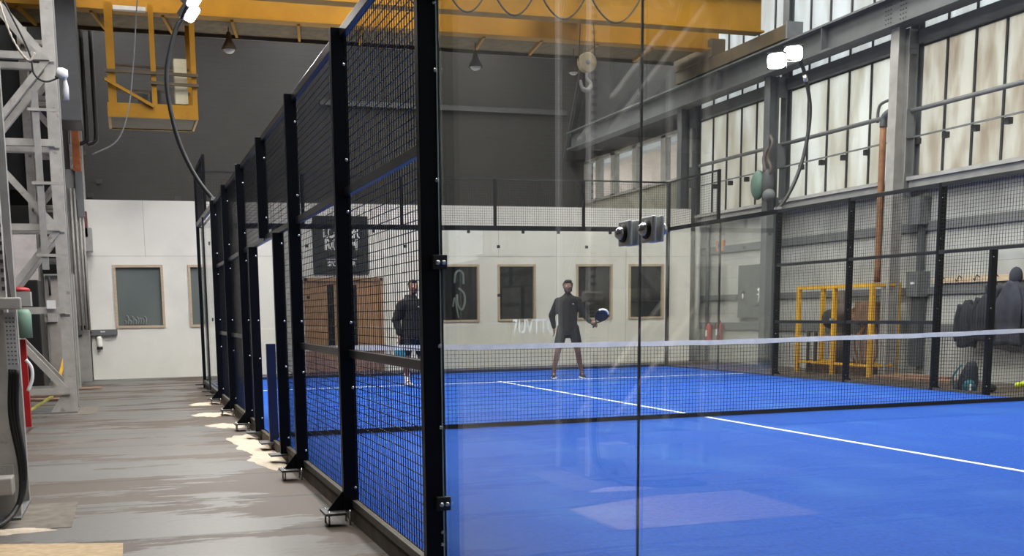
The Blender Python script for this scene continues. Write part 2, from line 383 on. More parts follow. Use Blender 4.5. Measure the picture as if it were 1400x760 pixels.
def text(body, size, loc, m, parent, name, rot=(pi/2, 0, 0), off=0., sx=1., ext=.004):
    c = bpy.data.curves.new(name, 'FONT'); c.body = body; c.size = size; c.align_x = 'CENTER'; c.align_y = 'CENTER'; c.extrude = ext; c.offset = off
    t = bpy.data.objects.new(name+'_tmp', c); COL.objects.link(t); bpy.context.view_layer.update()
    me = bpy.data.meshes.new_from_object(t.evaluated_get(bpy.context.evaluated_depsgraph_get()))
    bpy.data.objects.remove(t)
    me.transform(Matrix.Translation(Vector(loc)-(WL.get(parent.name, Vector()) if parent else Vector())) @ Matrix.Rotation(rot[2], 4, 'Z') @ Matrix.Rotation(rot[1], 4, 'Y') @ Matrix.Rotation(rot[0], 4, 'X') @ Matrix.Diagonal((sx, 1, 1, 1)))
    me.materials.clear(); me.materials.append(m)
    o = bpy.data.objects.new(name, me); COL.objects.link(o)
    if parent: o.parent = parent; WL[o.name] = WL.get(parent.name, Vector())
    return o
sg = thing('wall_sign', 'black square sign with white LOCKER ROOM lettering above the timber doors', 'sign', (3.52, W-.04, 2.2))
box('sign_board', M['signb'], sg, 2.86, 4.19, W-.05, W, 2.2, 3.56, bevel=.005)
text('LOCKER', .34, (3.53, W-.056, 3.16), M['signw'], sg, 'lettering', off=.012, sx=.68)
text('ROOM', .34, (3.53, W-.056, 2.88), M['signw'], sg, 'lettering', off=.012, sx=.78)
text('SPORTS BAR', .15, (3.53, W-.056, 2.44), M['signw'], sg, 'lettering', off=.004, sx=.8)
box('sign_rule', M['signw'], sg, 3.15, 3.92, W-.056, W-.05, 2.545, 2.557)
mb = MB()
mb.lathe([(0.001, 0), (.05, 0), (.05, .004), (.001, .004)], (3.42, W-.05, 2.68), (0, -1, 0), 14); mb.bar((3.40, W-.053, 2.64), (3.5, W-.053, 2.74), .016, .004, (0, 1, 0)); mb.build('sign_emblem', M['signw'], sg)

# trunking box and cylinder by the left end of the partition
t = thing('sanitiser_station', 'grey wall box with a clear white dispenser hanging under it, left of the partition window', 'dispenser', (-1.95, W-.1, .9))
box('housing', M['gdark'], t, -2.22, -1.64, W-.13, W, .87, 1.0, bevel=.01); box('housing_label', M['signw'], t, -2.0, -1.9, W-.135, W-.13, .94, .965)
MB().lathe([(.001, 0), (.055, 0), (.06, .06), (.06, .2), (.045, .25), (.001, .25)], (-2.03, W-.08, .6), n=14).build('bottle', M['tape'], t)
MB().lathe([(.001, 0), (.062, 0), (.062, .06), (.001, .06)], (-2.03, W-.08, .56), n=14).build('nozzle', M['dark2'], t)
o = MB().tube(smooth_path([(-2.18, W-.08, .95), (-2.5, 23.2, .86), (-2.85, 23.1, .82)], 6), .02, 6).build('power_cable', M['rub']); tag(o, 'black cable running from the grey wall box towards the lattice column', 'cable')

# ------------------------------------------------------------------ right wall
XR = 13.3
o = box('wall_right', M['wallr'], None, XR, XR+.3, -8, 31.6, FL, 3.45); struct(o, 'grey painted block wall under the tall glazing', 'wall')
o = box('trim_4', M['sill'], None, 13.05, XR, -2, 24.0, 3.43, 3.66, bevel=.01); struct(o, 'concrete sill beam under the dirty glazing', 'trim')
o = box('trim_5', M['sill'], None, 12.98, 13.05, -2, 24.0, 3.62, 3.69); struct(o, 'thin ledge along the top of the sill beam', 'trim')
for i, (z0, z1) in enumerate(((2.66, 2.84), (1.46, 1.6), (.72, .9))):
    o = box('trim_%d' % (6+i), M['gdark'], None, XR-.05, XR, -2, 24.2, z0, z1); struct(o, ['upper', 'middle', 'lower'][i]+' dark horizontal rail on the grey block wall', 'trim')
cols_y = [8.0, 12.2, 16.3, 20.4, 24.3, 31.4]
# glazing bays
bays = [(-2, 3.9, 'b'), (3.9, 8., 'b'), (8., 12.2, 'b'), (12.2, 16.3, 'b'), (16.3, 20.4, 'm'), (20.4, 24.3, 'm')]
for i, (a, b, k) in enumerate(bays):
    for j, (z0, z1) in enumerate(((3.66, 6.15), (6.38, 10.6))):
        fr = MB(); n = 6
        for q in range(n+1):
            y = a+(b-a)*q/n; fr.box(XR-.03, XR+.03, y-.02, y+.02, z0, z1)
        fr.box(XR-.03, XR+.03, a, b, z0, z0+.04); fr.box(XR-.03, XR+.03, a, b, z1-.04, z1)
        wf = fr.build('window_%d' % (30+i*2+j), M['dark2'])
        where = ['near the door side of the court', 'beside the near column', 'right of the coats', 'above the coat rail', 'between the two right hand columns', 'left of the floodlight column'][i]
        struct(wf, ('lower ' if j == 0 else 'upper ')+'bay of dirty translucent panes '+where, 'window')
        MB().box(XR+.0, XR+.01, a, b, z0, z1).build('panes', M['pane'] if j else (M['pane_brown'] if k == 'b' else M['pane_mid']), wf)
o = box('wall_right_high', M['dark2'], None, XR, XR+.2, 24.3, 31.6, 6.1, 10.6); o.name = 'wall_right_upper'; struct(o, 'dark wall above the clear windows at the far end', 'wall')
o = box('wall_right_low', mat('sand_render', (128, 126, 116), .8), None, XR, XR+.2, 24.3, 31.6, 3.45, 4.8); o.name = 'wall_right_lower'; struct(o, 'plain wall under the clear windows at the far end', 'wall')
fr = MB(); ys = [25.1, 26.2, 27.95, 29.4, 30.5, 31.4]
for a in [24.6]+ys[1:]: fr.box(XR-.06, XR+.1, a-.14, a+.14, 4.8, 6.1)
fr.box(XR-.06, XR+.1, 24.3, 31.5, 6.02, 6.12); fr.box(XR-.06, XR+.1, 24.3, 31.5, 4.76, 4.84)
wf = fr.build('window_50', mat('frame_grey', (128, 126, 122), .6)); struct(wf, 'row of clear windows looking onto a brick building', 'window')
MB().box(XR, XR+.01, 24.5, 31.4, 4.84, 6.02).build('panes', M['winclear'], wf)
o = box('brick_building', M['rbrick'], None, 18.0, 24.0, 20, 60, 0, 7.2); tag(o, 'sunlit orange brick building seen through the clear far windows', 'building')
mb = MB().box(17.6, 24.2, 20, 60, 7.2, 7.6); r = mb.build('parapet', M['sill'], o)

# sheeting beams, pipes on glazing
o = box('trim_9', M['beam'], None, 13.12, XR-.03, -2, 24.0, 6.14, 6.39); struct(o, 'dark horizontal beam across the glazing below the crane runway', 'trim')
o = MB().tube([(13.05, -2, 4.86), (13.05, 23.9, 4.94)], .045, 8).build('wall_pipe', M['gdark']); tag(o, 'long dark pipe running across the dirty panes at mid height', 'pipe')
rl = thing('bracket_rail', 'thin grey rail on small square brackets low across the dirty panes', 'rail', (13.1, 10, 4.42))
MB().bar((13.12, -2, 4.44), (13.12, 23.9, 4.44), .03, .03).build('rail_bar', M['gdark'], rl)
y = 9.
while y < 23.5:
    box('bracket', M['dark2'], rl, 13.16, XR-.04, y-.045, y+.045, 4.31, 4.42); y += .72
# columns
def column(y, label, pipe=False, dark=False):
    c = thing('steel_column', label, 'column', (13.0, y, FL), 'twin-legged crane columns on the right wall'); m = M['gdark'] if not dark else M['beam']
    mb = MB(); w = .11
    mb.box(12.68, 12.695, y-w, y+w, FL, 6.42); mb.box(12.915, 12.93, y-w, y+w, FL, 6.42); mb.box(12.695, 12.915, y-.008, y+.008, FL, 6.42)
    mb.build('front_leg', M['grey'] if not dark else m, c)
    mb = MB(); mb.box(13.12, 13.135, y-w, y+w, 3.7, 10.5); mb.box(13.25, 13.265, y-w, y+w, 3.7, 10.5); mb.box(13.13, 13.26, y-.008, y+.008, 3.7, 10.5); mb.build('rear_leg', m, c)
    for z0, z1 in ((5.95, 6.4), (4.42, 4.95), (3.3, 3.75)): box('batten_plate', m, c, 12.92, 13.13, y-w+.01, y-w+.025, z0, z1)
    if not dark:
        mb = MB()
        for a in range(4):
            for z in (6.05, 6.15, 6.25, 6.35): mb.ball((12.95+.05*a, y-w+.006, z), .012, 6)
        mb.build('rivets', M['beam'], c)
    box('base_plate', m, c, 12.6, 13.0, y-.2, y+.2, FL, FL+.03)
    return c
for y, l in ((8., 'grey crane column just beyond the right edge of the net'), (12.2, 'grey crane column behind the far side of the court doorway'), (16.3, 'pale grey twin-legged crane column beside the rusty pipe'), (20.4, 'dark crane column behind the right hand floodlight')):
    column(y, l, dark=(y in (20.4,)))
c = column(24.32, 'dark crane column at the right end of the white partition', dark=True)
# conduit boxes by the main column
t = thing('junction_box', 'tall grey junction box high on the pale column, above the other', 'junction box', (13.1, 16., 2.8), 'junction boxes on the pale column'); box('housing', M['gdark'], t, 13.02, 13.3, 15.85, 16.15, 2.78, 3.3, bevel=.01)
t2 = thing('junction_box', 'small grey junction box low on the pale column, with a white label', 'junction box', (13.1, 16., 1.45), 'junction boxes on the pale column'); box('housing', M['gdark'], t2, 13.02, 13.3, 15.8, 16.12, 1.42, 1.9, bevel=.01); box('label_plate', M['signw'], t2, 13.01, 13.02, 15.9, 16.0, 1.66, 1.7)
o = box('conduit', M['beam'], None, 13.18, 13.27, 15.94, 16.06, 1.9, 2.78); tag(o, 'dark conduit joining the two grey junction boxes', 'conduit')
o = box('cable_tray', M['beam'], None, 13.12, 13.27, 15.86, 16.08, FL+.2, 1.42); tag(o, 'dark cable trunk under the lower junction box', 'conduit')
rp = thing('rusty_downpipe', 'rust brown vertical pipe with an elbow, left of the pale column', 'pipe', (12.95, 16.95, 1.6))
MB().tube(smooth_path([(12.95, 16.85, 1.72), (12.95, 16.85, 3.), (12.95, 16.85, 4.75)], 4), .065, 12).build('pipe', M['rust'], rp)
MB().tube(smooth_path([(12.95, 16.85, 4.72), (12.95, 16.83, 4.9), (12.97, 16.7, 4.98), (13., 16.45, 4.98)], 6), .075, 12).build('elbow', M['beam'], rp)
MB().tube(smooth_path([(13.05, 17.15, 4.86), (13.05, 17.13, 5.12), (13.05, 17.0, 5.22), (13.05, 16.5, 5.25)], 6), .03, 8).build('loop_pipe', M['beam'], rp)
# corner pipe, sign, extinguishers, dark panel
o = MB().tube([(13.1, 24.0, FL), (13.1, 24.0, 3.4)], .07, 12).build('drain_pipe', mat('pale_pipe', (182, 184, 180), .5)); tag(o, 'pale vertical pipe in the corner beside the white partition', 'pipe')
o = MB().tube([(13.22, 23.7, FL), (13.22, 23.7, 3.4)], .05, 10).build('drain_pipe', M['beam']); tag(o, 'thin dark pipe just right of the pale corner pipe', 'pipe')
s_ = thing('wall_notice', 'small square notice with an orange border high on the grey wall', 'sign', (13.2, 23.1, 2.75))
box('board', mat('notice_orange', (196, 122, 78), .6), s_, 13.24, 13.3, 23.0, 23.34, 2.72, 2.98); box('notice_sheet', mat('notice_sheet', (150, 140, 132), .6), s_, 13.235, 13.24, 23.04, 23.3, 2.76, 2.94); box('notice_mark', M['black'], s_, 13.232, 13.235, 23.11, 23.23, 2.8, 2.9)
def extinguisher(x, y, z, label, m):
    e = thing('fire_extinguisher', label, 'fire extinguisher', (x, y, z), 'fire extinguishers in the right hand corner')
    MB().lathe([(.001, 0), (.07, 0), (.075, .02), (.075, .36), (.05, .43), (.02, .45), (.001, .45)], (x, y, z), n=14).build('cylinder', m, e)
    MB().box(x-.02, x+.02, y-.04, y+.06, z+.45, z+.5).build('valve', M['rub'], e)
    MB().tube(smooth_path([(x, y+.05, z+.47), (x-.02, y+.13, z+.4), (x-.02, y+.11, z+.1)], 6), .011, 6).build('hose', M['rub'], e)
    box('label_sticker', M['signw'], e, x-.079, x-.074, y-.04, y+.04, z+.12, z+.28)
extinguisher(13.17, 23.5, .42, 'red extinguisher on the left of the pair below the orange notice', M['red'])
extinguisher(13.17, 23.0, .45, 'red extinguisher on the right of the pair below the orange notice', M['red'])
pn = thing('notice_board', 'dark grey panel with two white marks on the grey wall behind the far right glass', 'panel', (13.25, 21.6, 1.1))  # dark panel and white marks paint a reflection in the glass
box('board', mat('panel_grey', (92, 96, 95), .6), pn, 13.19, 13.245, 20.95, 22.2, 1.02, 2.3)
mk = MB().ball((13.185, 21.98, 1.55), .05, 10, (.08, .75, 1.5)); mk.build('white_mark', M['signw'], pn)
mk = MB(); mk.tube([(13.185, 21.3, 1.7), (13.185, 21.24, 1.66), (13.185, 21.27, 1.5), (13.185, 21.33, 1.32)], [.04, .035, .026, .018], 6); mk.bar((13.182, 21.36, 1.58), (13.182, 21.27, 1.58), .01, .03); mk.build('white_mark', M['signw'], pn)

# plastic wrapped bundle and round mask on the column (20.4)
w_ = thing('hanging_bundle', 'bundle of hoses with a green round cover hanging on the dark column', 'bundle', (12.6, 20.4, 3.75))
MB().ball((12.6, 20.55, 4.05), .27, 16, (.5, .8, 1.25)).build('green_cover', mat('grey_green_cover', (84, 112, 100), .5), w_)
MB().ball((12.62, 20.2, 4.05), .2, 14, (.6, .8, 1.6)).build('dark_sack', mat('dark_sack', (70, 72, 74), .7), w_)
MB().ball((12.6, 20.12, 3.78), .2, 14, (.6, .9, .7)).build('grey_dish', M['gdark'], w_)
mb = MB(); mb.tube(smooth_path([(12.66, 20.2, 5.1), (12.62, 20.05, 4.9), (12.6, 20.18, 4.6), (12.6, 20.05, 4.35), (12.6, 20.2, 4.1)], 6), .035, 8); mb.tube(smooth_path([(12.66, 20.3, 4.85), (12.6, 20.35, 4.6), (12.6, 20.25, 4.3)], 6), .04, 8); mb.build('hose', mat('red_grey_hose', (84, 74, 72), .6), w_)

# yellow machine guard
cg = thing('machine_guard', 'yellow steel guard frame around a brown machine against the grey wall', 'guard frame', (12.6, 17.8, FL))
x0, x1, y0, y1 = 12.4, 13.0, 16.3, 18.6; zt = 1.7
for x, y in ((x0, y0), (x0, y1), (x1, y0), (x1, y1), (x0, 17.42)): box('guard_post', M['yel2'], cg, x-.04, x+.04, y-.04, y+.04, FL, zt-(.0 if y != 17.42 else .08))
mb = MB()
for z in (zt-.04, .1):
    mb = MB(); mb.bar((x0, y0, z), (x0, y1, z), .07, .07) if z > 1 else mb.bar((x0, y0, z), (x0, y1, z), .04, .05)
    mb.bar((x1, y0, z), (x1, y1, z), .05, .05); mb.bar((x0, y0, z), (x1, y0, z), .05, .05); mb.bar((x0, y1, z), (x1, y1, z), .05, .05)
    mb.build('guard_rail', M['yel2'], cg)
box('gate_hinge', M['steel'], cg, x0-.06, x0-.04, 17.36, 17.5, .98, 1.02)
for y in (18.0, 18.25): box('guard_bar', M['ochre'], cg, x0-.02, x0+.02, y-.03, y+.03, FL, .75)
mc = thing('machine', 'brown pump machine with pipes standing inside the yellow guard', 'machine', (12.7, 17.5, FL))
box('machine_base', mat('machine_brown', (96, 74, 54), .7, var=.3), mc, 12.52, 12.95, 16.6, 18.4, FL, .08)
MB().lathe([(.001, 0), (.16, 0), (.16, .5), (.1, .6), (.1, .8), (.19, .85), (.19, 1.15), (.09, 1.25), (.09, 1.5), (.001, 1.5)], (12.75, 17.65, .08), n=18).build('pump_body', mat('pump_brown', (92, 82, 72), .6, .3, var=.3), mc)
MB().lathe([(.001, 0), (.2, 0), (.2, .05), (.05, .06), (.05, .3), (.001, .3)], (12.7, 17.95, 1.0), (0, -1, .1), 16).build('hand_wheel', M['dark2'], mc)
mb = MB()
for k in range(6):
    a = k*.9; mb.tube(smooth_path([(12.7, 17.1-.1*k, .1), (12.65+.03*k, 17.25-.13*k, .5+.1*math.sin(a)), (12.72, 16.95-.05*k, .8+.1*k), (12.75, 17.6, 1.1)], 6), .022, 6)
mb.build('pipework', M['rust'], mc); box('control_box', M['grey'], mc, 12.5, 12.6, 17.05, 17.2, .2, .7)
box('motor_housing', mat('motor_brown', (120, 92, 72), .7, var=.3), mc, 12.62, 12.95, 16.5, 17.1, .9, 1.35, bevel=.03)

# coat rail, coats
cr = thing('coat_rail', 'long pale timber rail with hooks on the grey wall', 'coat rail', (13.2, 14.0, 1.7))
box('board', M['wood'], cr, 13.22, 13.27, 11.5, 15.65, 1.66, 1.77)
for k in range(10):
    y = 15.35-.42*k
    MB().tube(smooth_path([(13.22, y, 1.74), (13.16, y, 1.78), (13.13, y, 1.72), (13.12, y, 1.68), (13.08, y, 1.72)], 4), .008, 6).build('hook', M['rub'], cr)
def coat(y, z1, z0, w, label, m, seed, hood=True):
    rnd = random.Random(seed); c = thing('hanging_jacket', label, 'jacket', (13.0, y, z0), 'dark jackets on the coat rail')
    n = 40; rows = 16; vs = []; fs = []; ph = rnd.random()*6
    for i in range(rows):
        t = i/(rows-1); z = z1-.22+(z0-z1+.22)*t
        hw = w*(.16+.34*min(1, t*3.2)**.7+.04*math.sin(t*7+ph)); dp = .06+.07*math.sin(min(1, t*1.5)*pi*.7)
        for k in range(n):
            a = 2*pi*k/n; f = 1+.16*math.sin(5*a+ph+t*2)*t+.05*math.sin(11*a+ph*2)
            vs.append((13.02-.02+dp*math.sin(a)*f, y+hw*math.cos(a)*f, z+.015*math.sin(3*a+ph)))
    for i in range(rows-1):
        for k in range(n): fs.append((i*n+k, i*n+(k+1) % n, (i+1)*n+(k+1) % n, (i+1)*n+k))
    fs.append(tuple(range(n))); fs.append(tuple(range((rows-1)*n, rows*n))[::-1])
    MB().add(vs, fs, True).build('body', m, c)
    for s in (-1, 1):
        p = [(12.99, y+s*w*.38, z1-.3), (12.98, y+s*w*.54, z1-.55), (12.97, y+s*w*.58, z1-.8), (12.98, y+s*w*.55, max(z0+.1, z1-1.0))]
        MB().tube(smooth_path(p, 5), [.075]*6+[.07]*5+[.06]*5, 12).build('sleeve', m, c)
    if hood: MB().ball((13.04, y-.02, z1-.14), .13, 14, (.65, .95, 1.25)).build('hood', m, c)
coat(13.55, 1.86, .56, .62, 'dark hooded padded jacket on the coat rail, the largest and right most in view', M['coat2'], 2)
coat(14.05, 1.66, .62, .5, 'black jacket on the coat rail, left of the hooded one', M['coat'], 5)
coat(14.5, 1.55, .5, .36, 'narrow quilted jacket on the coat rail, partly behind the doorway post', M['coat'], 9, False)
# bag, balls, boards
bg = thing('racket_bag', 'dark racket bag with a teal front pocket leaning beside the right doorway post', 'bag', (10.72, 12.05, FL))
vs = []; fs = []; n = 24; prof = [(0, .11), (.06, .14), (.2, .155), (.32, .13), (.42, .10), (.5, .07), (.53, .03), (.535, .002)]
for h, r in prof:
    for k in range(n):
        a = 2*pi*k/n; vs.append((10.72+.09*h+r*.75*math.cos(a), 12.08-.12*h+r*1.15*math.sin(a), FL+h))
for i in range(len(prof)-1):
    for k in range(n): fs.append((i*n+k, i*n+(k+1) % n, (i+1)*n+(k+1) % n, (i+1)*n+k))
fs.append(tuple(range(n))[::-1]); MB().add(vs, fs, True).build('bag_body', M['bag'], bg)
MB().ball((10.66, 11.94, FL+.14), .11, 14, (.7, 1.0, 1.1)).build('front_pocket', M['teal'], bg)
box('white_tag', M['signw'], bg, 10.60, 10.63, 11.85, 11.88, FL+.03, FL+.2)
MB().tube(smooth_path([(10.62, 12.2, FL+.1), (10.6, 12.2, FL+.3), (10.66, 12.1, FL+.48)], 5), .014, 6).build('strap', M['cyan'], bg)
for q, (x, y, l) in enumerate(((12.56, 12.89, 'yellow ball on the floor below the coats, the left one'), (12.89, 13.1, 'yellow ball on the floor below the coats, the right one'))):
    b = MB().ball((x, y, FL+.05), .05, 14).build('tennis_ball', M['ball']); tag(b, l, 'ball', 'yellow balls by the wall')
bl = thing('small_black_bag', 'small round black bag on the floor just right of the doorway post', 'bag', (11.5, 12.4, FL)); MB().ball((11.5, 12.4, FL+.07), .09, 14, (1.1, 1.2, .8)).build('bag_body', M['rub'], bl); MB().tube(smooth_path([(11.45, 12.33, FL+.12), (11.5, 12.4, FL+.19), (11.55, 12.47, FL+.12)], 5), .009, 6).build('handle', M['rub'], bl)
for k, (xa, ya, xb, yb, z, l) in enumerate(((12.5, 16.2, 12.62, 14.35, 0, 'raw pinkish board on the floor, front one along the grey wall'), (12.75, 16.3, 12.9, 14.2, .0, 'raw pinkish board on the floor, rear one along the grey wall'), (12.62, 15.9, 12.74, 14.6, .045, 'raw board lying on top of the two floor boards'))):
    o = MB().bar((xa, ya, FL+.022+z), (xb, yb, FL+.022+z), .2, .043).build('timber_board', M['plank']); tag(o, l, 'board', 'loose boards by the right wall')

# ------------------------------------------------------------------ crane
rb = thing('crane_runway_beam', 'big grey riveted runway beam high along the right wall', 'beam', (12.7, 12, 6.42))
mb = MB(); mb.box(12.5, 12.9, -2, 31.3, 6.42, 6.47); mb.box(12.68, 12.72, -2, 31.3, 6.47, 6.93); mb.box(12.5, 12.9, -2, 31.3, 6.93, 6.97); mb.build('beam_section', M['beam'], rb)
box('crane_rail', M['dark2'], rb, 12.66, 12.74, -2, 31.3, 6.97, 7.03)
mb = MB()
for y in (16.1, 16.5):
    for a in range(3):
        for z in (6.55, 6.63, 6.71, 6.79, 6.87): mb.ball((12.676, y+.07*a-.07, z), .014, 6)
mb.build('rivets', M['dark2'], rb)
for y in (10.1, 14.2, 18.3, 22.3): box('web_stiffener', M['beam'], rb, 12.52, 12.68, y-.01, y+.01, 6.47, 6.93)
cr = thing('overhead_crane', 'yellow double-girder overhead crane spanning the hall near the far end', 'crane', (5, 21.5, 7.0))
def girder(y, z0, z1, xa, xb, w=.34):
    mb = MB(); mb.box(xa, xb, y-.02, y+.02, z0, z1); mb.box(xa, xb, y-w/2, y+w/2, z0-.02, z0+.02); mb.box(xa, xb, y-w/2, y+w/2, z1-.02, z1+.03)
    # tapered end
    return mb
girder(20.7, 7.42, 8.16, -3.8, 12.66).build('near_girder', M['yel'], cr)
girder(22.7, 7.52, 8.2, -3.8, 12.8).build('far_girder', M['yel'], cr)
mb = MB(); mb.box(-3.8, 12.75, 20.66, 20.74, 8.19, 8.25); mb.build('trolley_rail', M['dark2'], cr)
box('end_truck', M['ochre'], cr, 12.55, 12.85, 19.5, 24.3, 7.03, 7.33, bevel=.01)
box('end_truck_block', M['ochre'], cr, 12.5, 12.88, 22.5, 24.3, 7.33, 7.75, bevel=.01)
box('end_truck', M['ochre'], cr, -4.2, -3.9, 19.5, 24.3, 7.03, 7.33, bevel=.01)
mb = MB()
for k in range(9): mb.box(12.5, 12.9, 19.45, 19.5, 7.0, 7.36)
mb.build('buffer', M['gdark'], cr)
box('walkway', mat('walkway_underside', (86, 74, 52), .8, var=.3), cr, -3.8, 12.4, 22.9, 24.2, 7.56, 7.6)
x = -3.2
while x < 12: 
    MB().bar((x, 22.72, 7.5), (x+.25, 24.15, 7.53), .06, .07).build('walkway_bracket', M['yel'], cr); x += 1.42
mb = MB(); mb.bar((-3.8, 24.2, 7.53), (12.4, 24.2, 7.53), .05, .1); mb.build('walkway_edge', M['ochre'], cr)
# festoon cables
xs = [-1.2, .2, 1.6, 3.0, 4.15, 5.05, 6.05, 7.1, 8.25, 9.5]
for a, b in zip(xs, xs[1:]):
    if a < 3.9: continue
    pts = [(a+(b-a)*t/12, 20.35, 7.95-.63*math.sin(pi*t/12)**.8) for t in range(13)]
    MB().tube(pts, .018, 6).build('festoon_cable', M['rub'], cr)
    box('cable_carrier', M['dark2'], cr, a-.03, a+.03, 20.3, 20.4, 7.93, 8.05)
MB().bar((3.9, 20.35, 8.07), (9.6, 20.35, 8.07), .04, .04).build('festoon_track', M['dark2'], cr)
hb = thing('hook_block', 'crane hook block with a pale sheave hanging below the yellow girders', 'hook', (8.53, 21.6, 6.3))
MB().lathe([(.001, -.07), (.2, -.07), (.22, -.05), (.19, 0), (.22, .05), (.2, .07), (.001, .07)], (8.79, 21.6, 6.78), (0, 1, 0), 24).build('sheave', mat('sheave_paint', (150, 136, 104), .6, var=.2), hb)
MB().lathe([(.001, -.085), (.06, -.085), (.06, .085), (.001, .085)], (8.79, 21.6, 6.78), (0, 1, 0), 14).build('axle', M['gdark'], hb)
MB().tube(smooth_path([(8.79, 21.6, 6.56), (8.79, 21.6, 6.45), (8.89, 21.6, 6.33), (8.83, 21.6, 6.2), (8.71, 21.6, 6.2), (8.65, 21.6, 6.3), (8.63, 21.6, 6.4)], 5), [.03]*12+[.05]*10+[.035]*8+[.012], 10).build('hook', mat('hook_grey', (120, 118, 112), .5), hb)
mb = MB()
for dx in (-.2, .2): mb.tube([(8.79+dx, 21.6, 6.8), (8.79+dx*.7, 21.6, 8.2)], .013, 6)
mb.build('wire_rope', M['dark2'], hb)
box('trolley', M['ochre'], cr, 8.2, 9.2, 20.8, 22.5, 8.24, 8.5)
def pendant(x, y, z, label, m, wide=.16):
    p = thing('pendant_lamp', label, 'lamp', (x, y, z), 'old bell lamps under the crane')
    MB().lathe([(.03, .38), (.045, .36), (.07, .2), (wide, .04), (wide+.01, .0), (wide-.01, .0), (.06, .2), (.001, .3)], (x, y, z), n=18).build('lamp_shade', m, p)
    MB().ball((x, y, z+.02), wide*.8, 12, (1, 1, .75)).build('bulb', M['bulb'], p)
    MB().tube([(x, y, z+.36), (x, y, 7.5)], .012, 6).build('suspension_rod', M['dark2'], p)
pendant(1.04, 23.3, 7.02, 'dull brass bell lamp hanging left under the yellow crane', M['ochre'])
pendant(6.72, 23.3, 6.95, 'dark bell lamp hanging under the crane, above the middle of the court', M['dark2'])
pendant(9.22, 23.3, 6.95, 'brown bell lamp tucked left of the crane hook', M['ochre'], .13)
# operator cab
cb = thing('operator_cab', 'open yellow operator cab hanging from the crane at the left', 'crane cab', (-.7, 22.5, 5.2))
xa, xb, ya, yb, z0 = -1.53, .17, 22.0, 23.4, 5.5
for x, y in ((xa, ya), (-.68, ya), (xb-.05, ya), (xa, yb), (xb-.05, yb)): MB().box(x, x+(.16 if x == xa else .1), y, y+.1, z0, 7.5).build('cab_post', M['yel'], cb)
mb = MB(); mb.box(xa-.03, xb+.05, ya-.03, ya+.03, z0-.22, z0+.06); mb.box(xa-.03, xa+.03, ya, yb, z0-.22, z0+.06); mb.box(xb, xb+.05, ya, yb, z0-.22, z0+.06); mb.box(xa, xb, yb, yb+.05, z0-.22, z0+.06); mb.build('cab_skirt', M['yel'], cb)
box('cab_floor', M['ochre'], cb, xa, xb, ya, yb, z0-.2, z0-.16)
mb = MB()
for z, a in ((6.15, xa-.05), (5.95, -.7)): MB().bar((a, ya-.05, z+.02), (xb+.08, ya-.05, z), .05, .06).build('cab_rail', M['ochre'], cb)
for z in (6.6, 6.1): MB().bar((xa, yb, z), (xb, yb, z-.03), .05, .05).build('cab_rail', M['ochre'], cb)
mb = MB(); mb.bar((xa-.05, ya-.08, 6.0), (-.66, ya-.08, 5.5), .06, .07, (0, 1, 0)); mb.build('cab_brace', M['yel'], cb)
box('control_cabinet', mat('cabinet_cream', (176, 168, 140), .6), cb, -.22, .04, ya+.1, ya+.4, 5.6, 6.5, bevel=.01)
box('controller', M['dark2'], cb, -.7, -.5, ya+.3, ya+.6, 5.5, 5.9); box('seat', M['black'], cb, -.95, -.75, ya+.5, ya+.8, 5.5, 5.85)
box('cab_light', mat('cab_tube', (200, 198, 190), .5), cb, -1.35, -.72, ya-.02, ya+.1, 7.36, 7.44)
o = MB().tube(smooth_path([(-.8, 21.5, 8.), (-.9, 21.5, 7.3), (-1.0, 21.5, 6.4), (-1.15, 21.5, 5.4), (-1.4, 21.5, 4.75), (-1.9, 21.5, 4.45)], 6), .014, 6).build('hanging_cable', M['gdark']); tag(o, 'thin grey cable drooping down in front of the operator cab', 'cable')

# ------------------------------------------------------------------ court
o = box('court_slab', mat('court_base_side', (84, 74, 64), .9, var=.3, scale=8), None, -.04, 10.04, -.04, 20.04, FL, -.012); tag(o, 'thin raised base under the blue playing surface', 'court base')
o = MB().box(0, 10, 0, 20, -.011, 0).build('court_turf', M['turf']); tag(o, 'blue artificial turf of the padel court', 'court surface')
lw = .05
for n_, (a, l) in enumerate((((0.02, 9.98, 16.95-lw, 16.95), 'white line across the court beyond the net'), ((0.02, 9.98, 3.05, 3.05+lw), 'white line across the near end of the court'), ((5-lw/2, 5+lw/2, 3.05+lw, 9.96), 'white centre line on the near side of the net'), ((5-lw/2, 5+lw/2, 10.04, 17.15), 'white centre line beyond the net'))):
    o = MB().box(a[0], a[1], a[2], a[3] if n_ != 3 else 16.9, 0.0, .004).build('court_line', M['line'])
    if n_ == 3: pass
    tag(o, l, 'line', 'white court lines')
o = MB().box(5-lw/2, 5+lw/2, 16.95, 17.15, 0, .004).build('court_line', M['line']); tag(o, 'short white stub of centre line past the far cross line', 'line', 'white court lines')

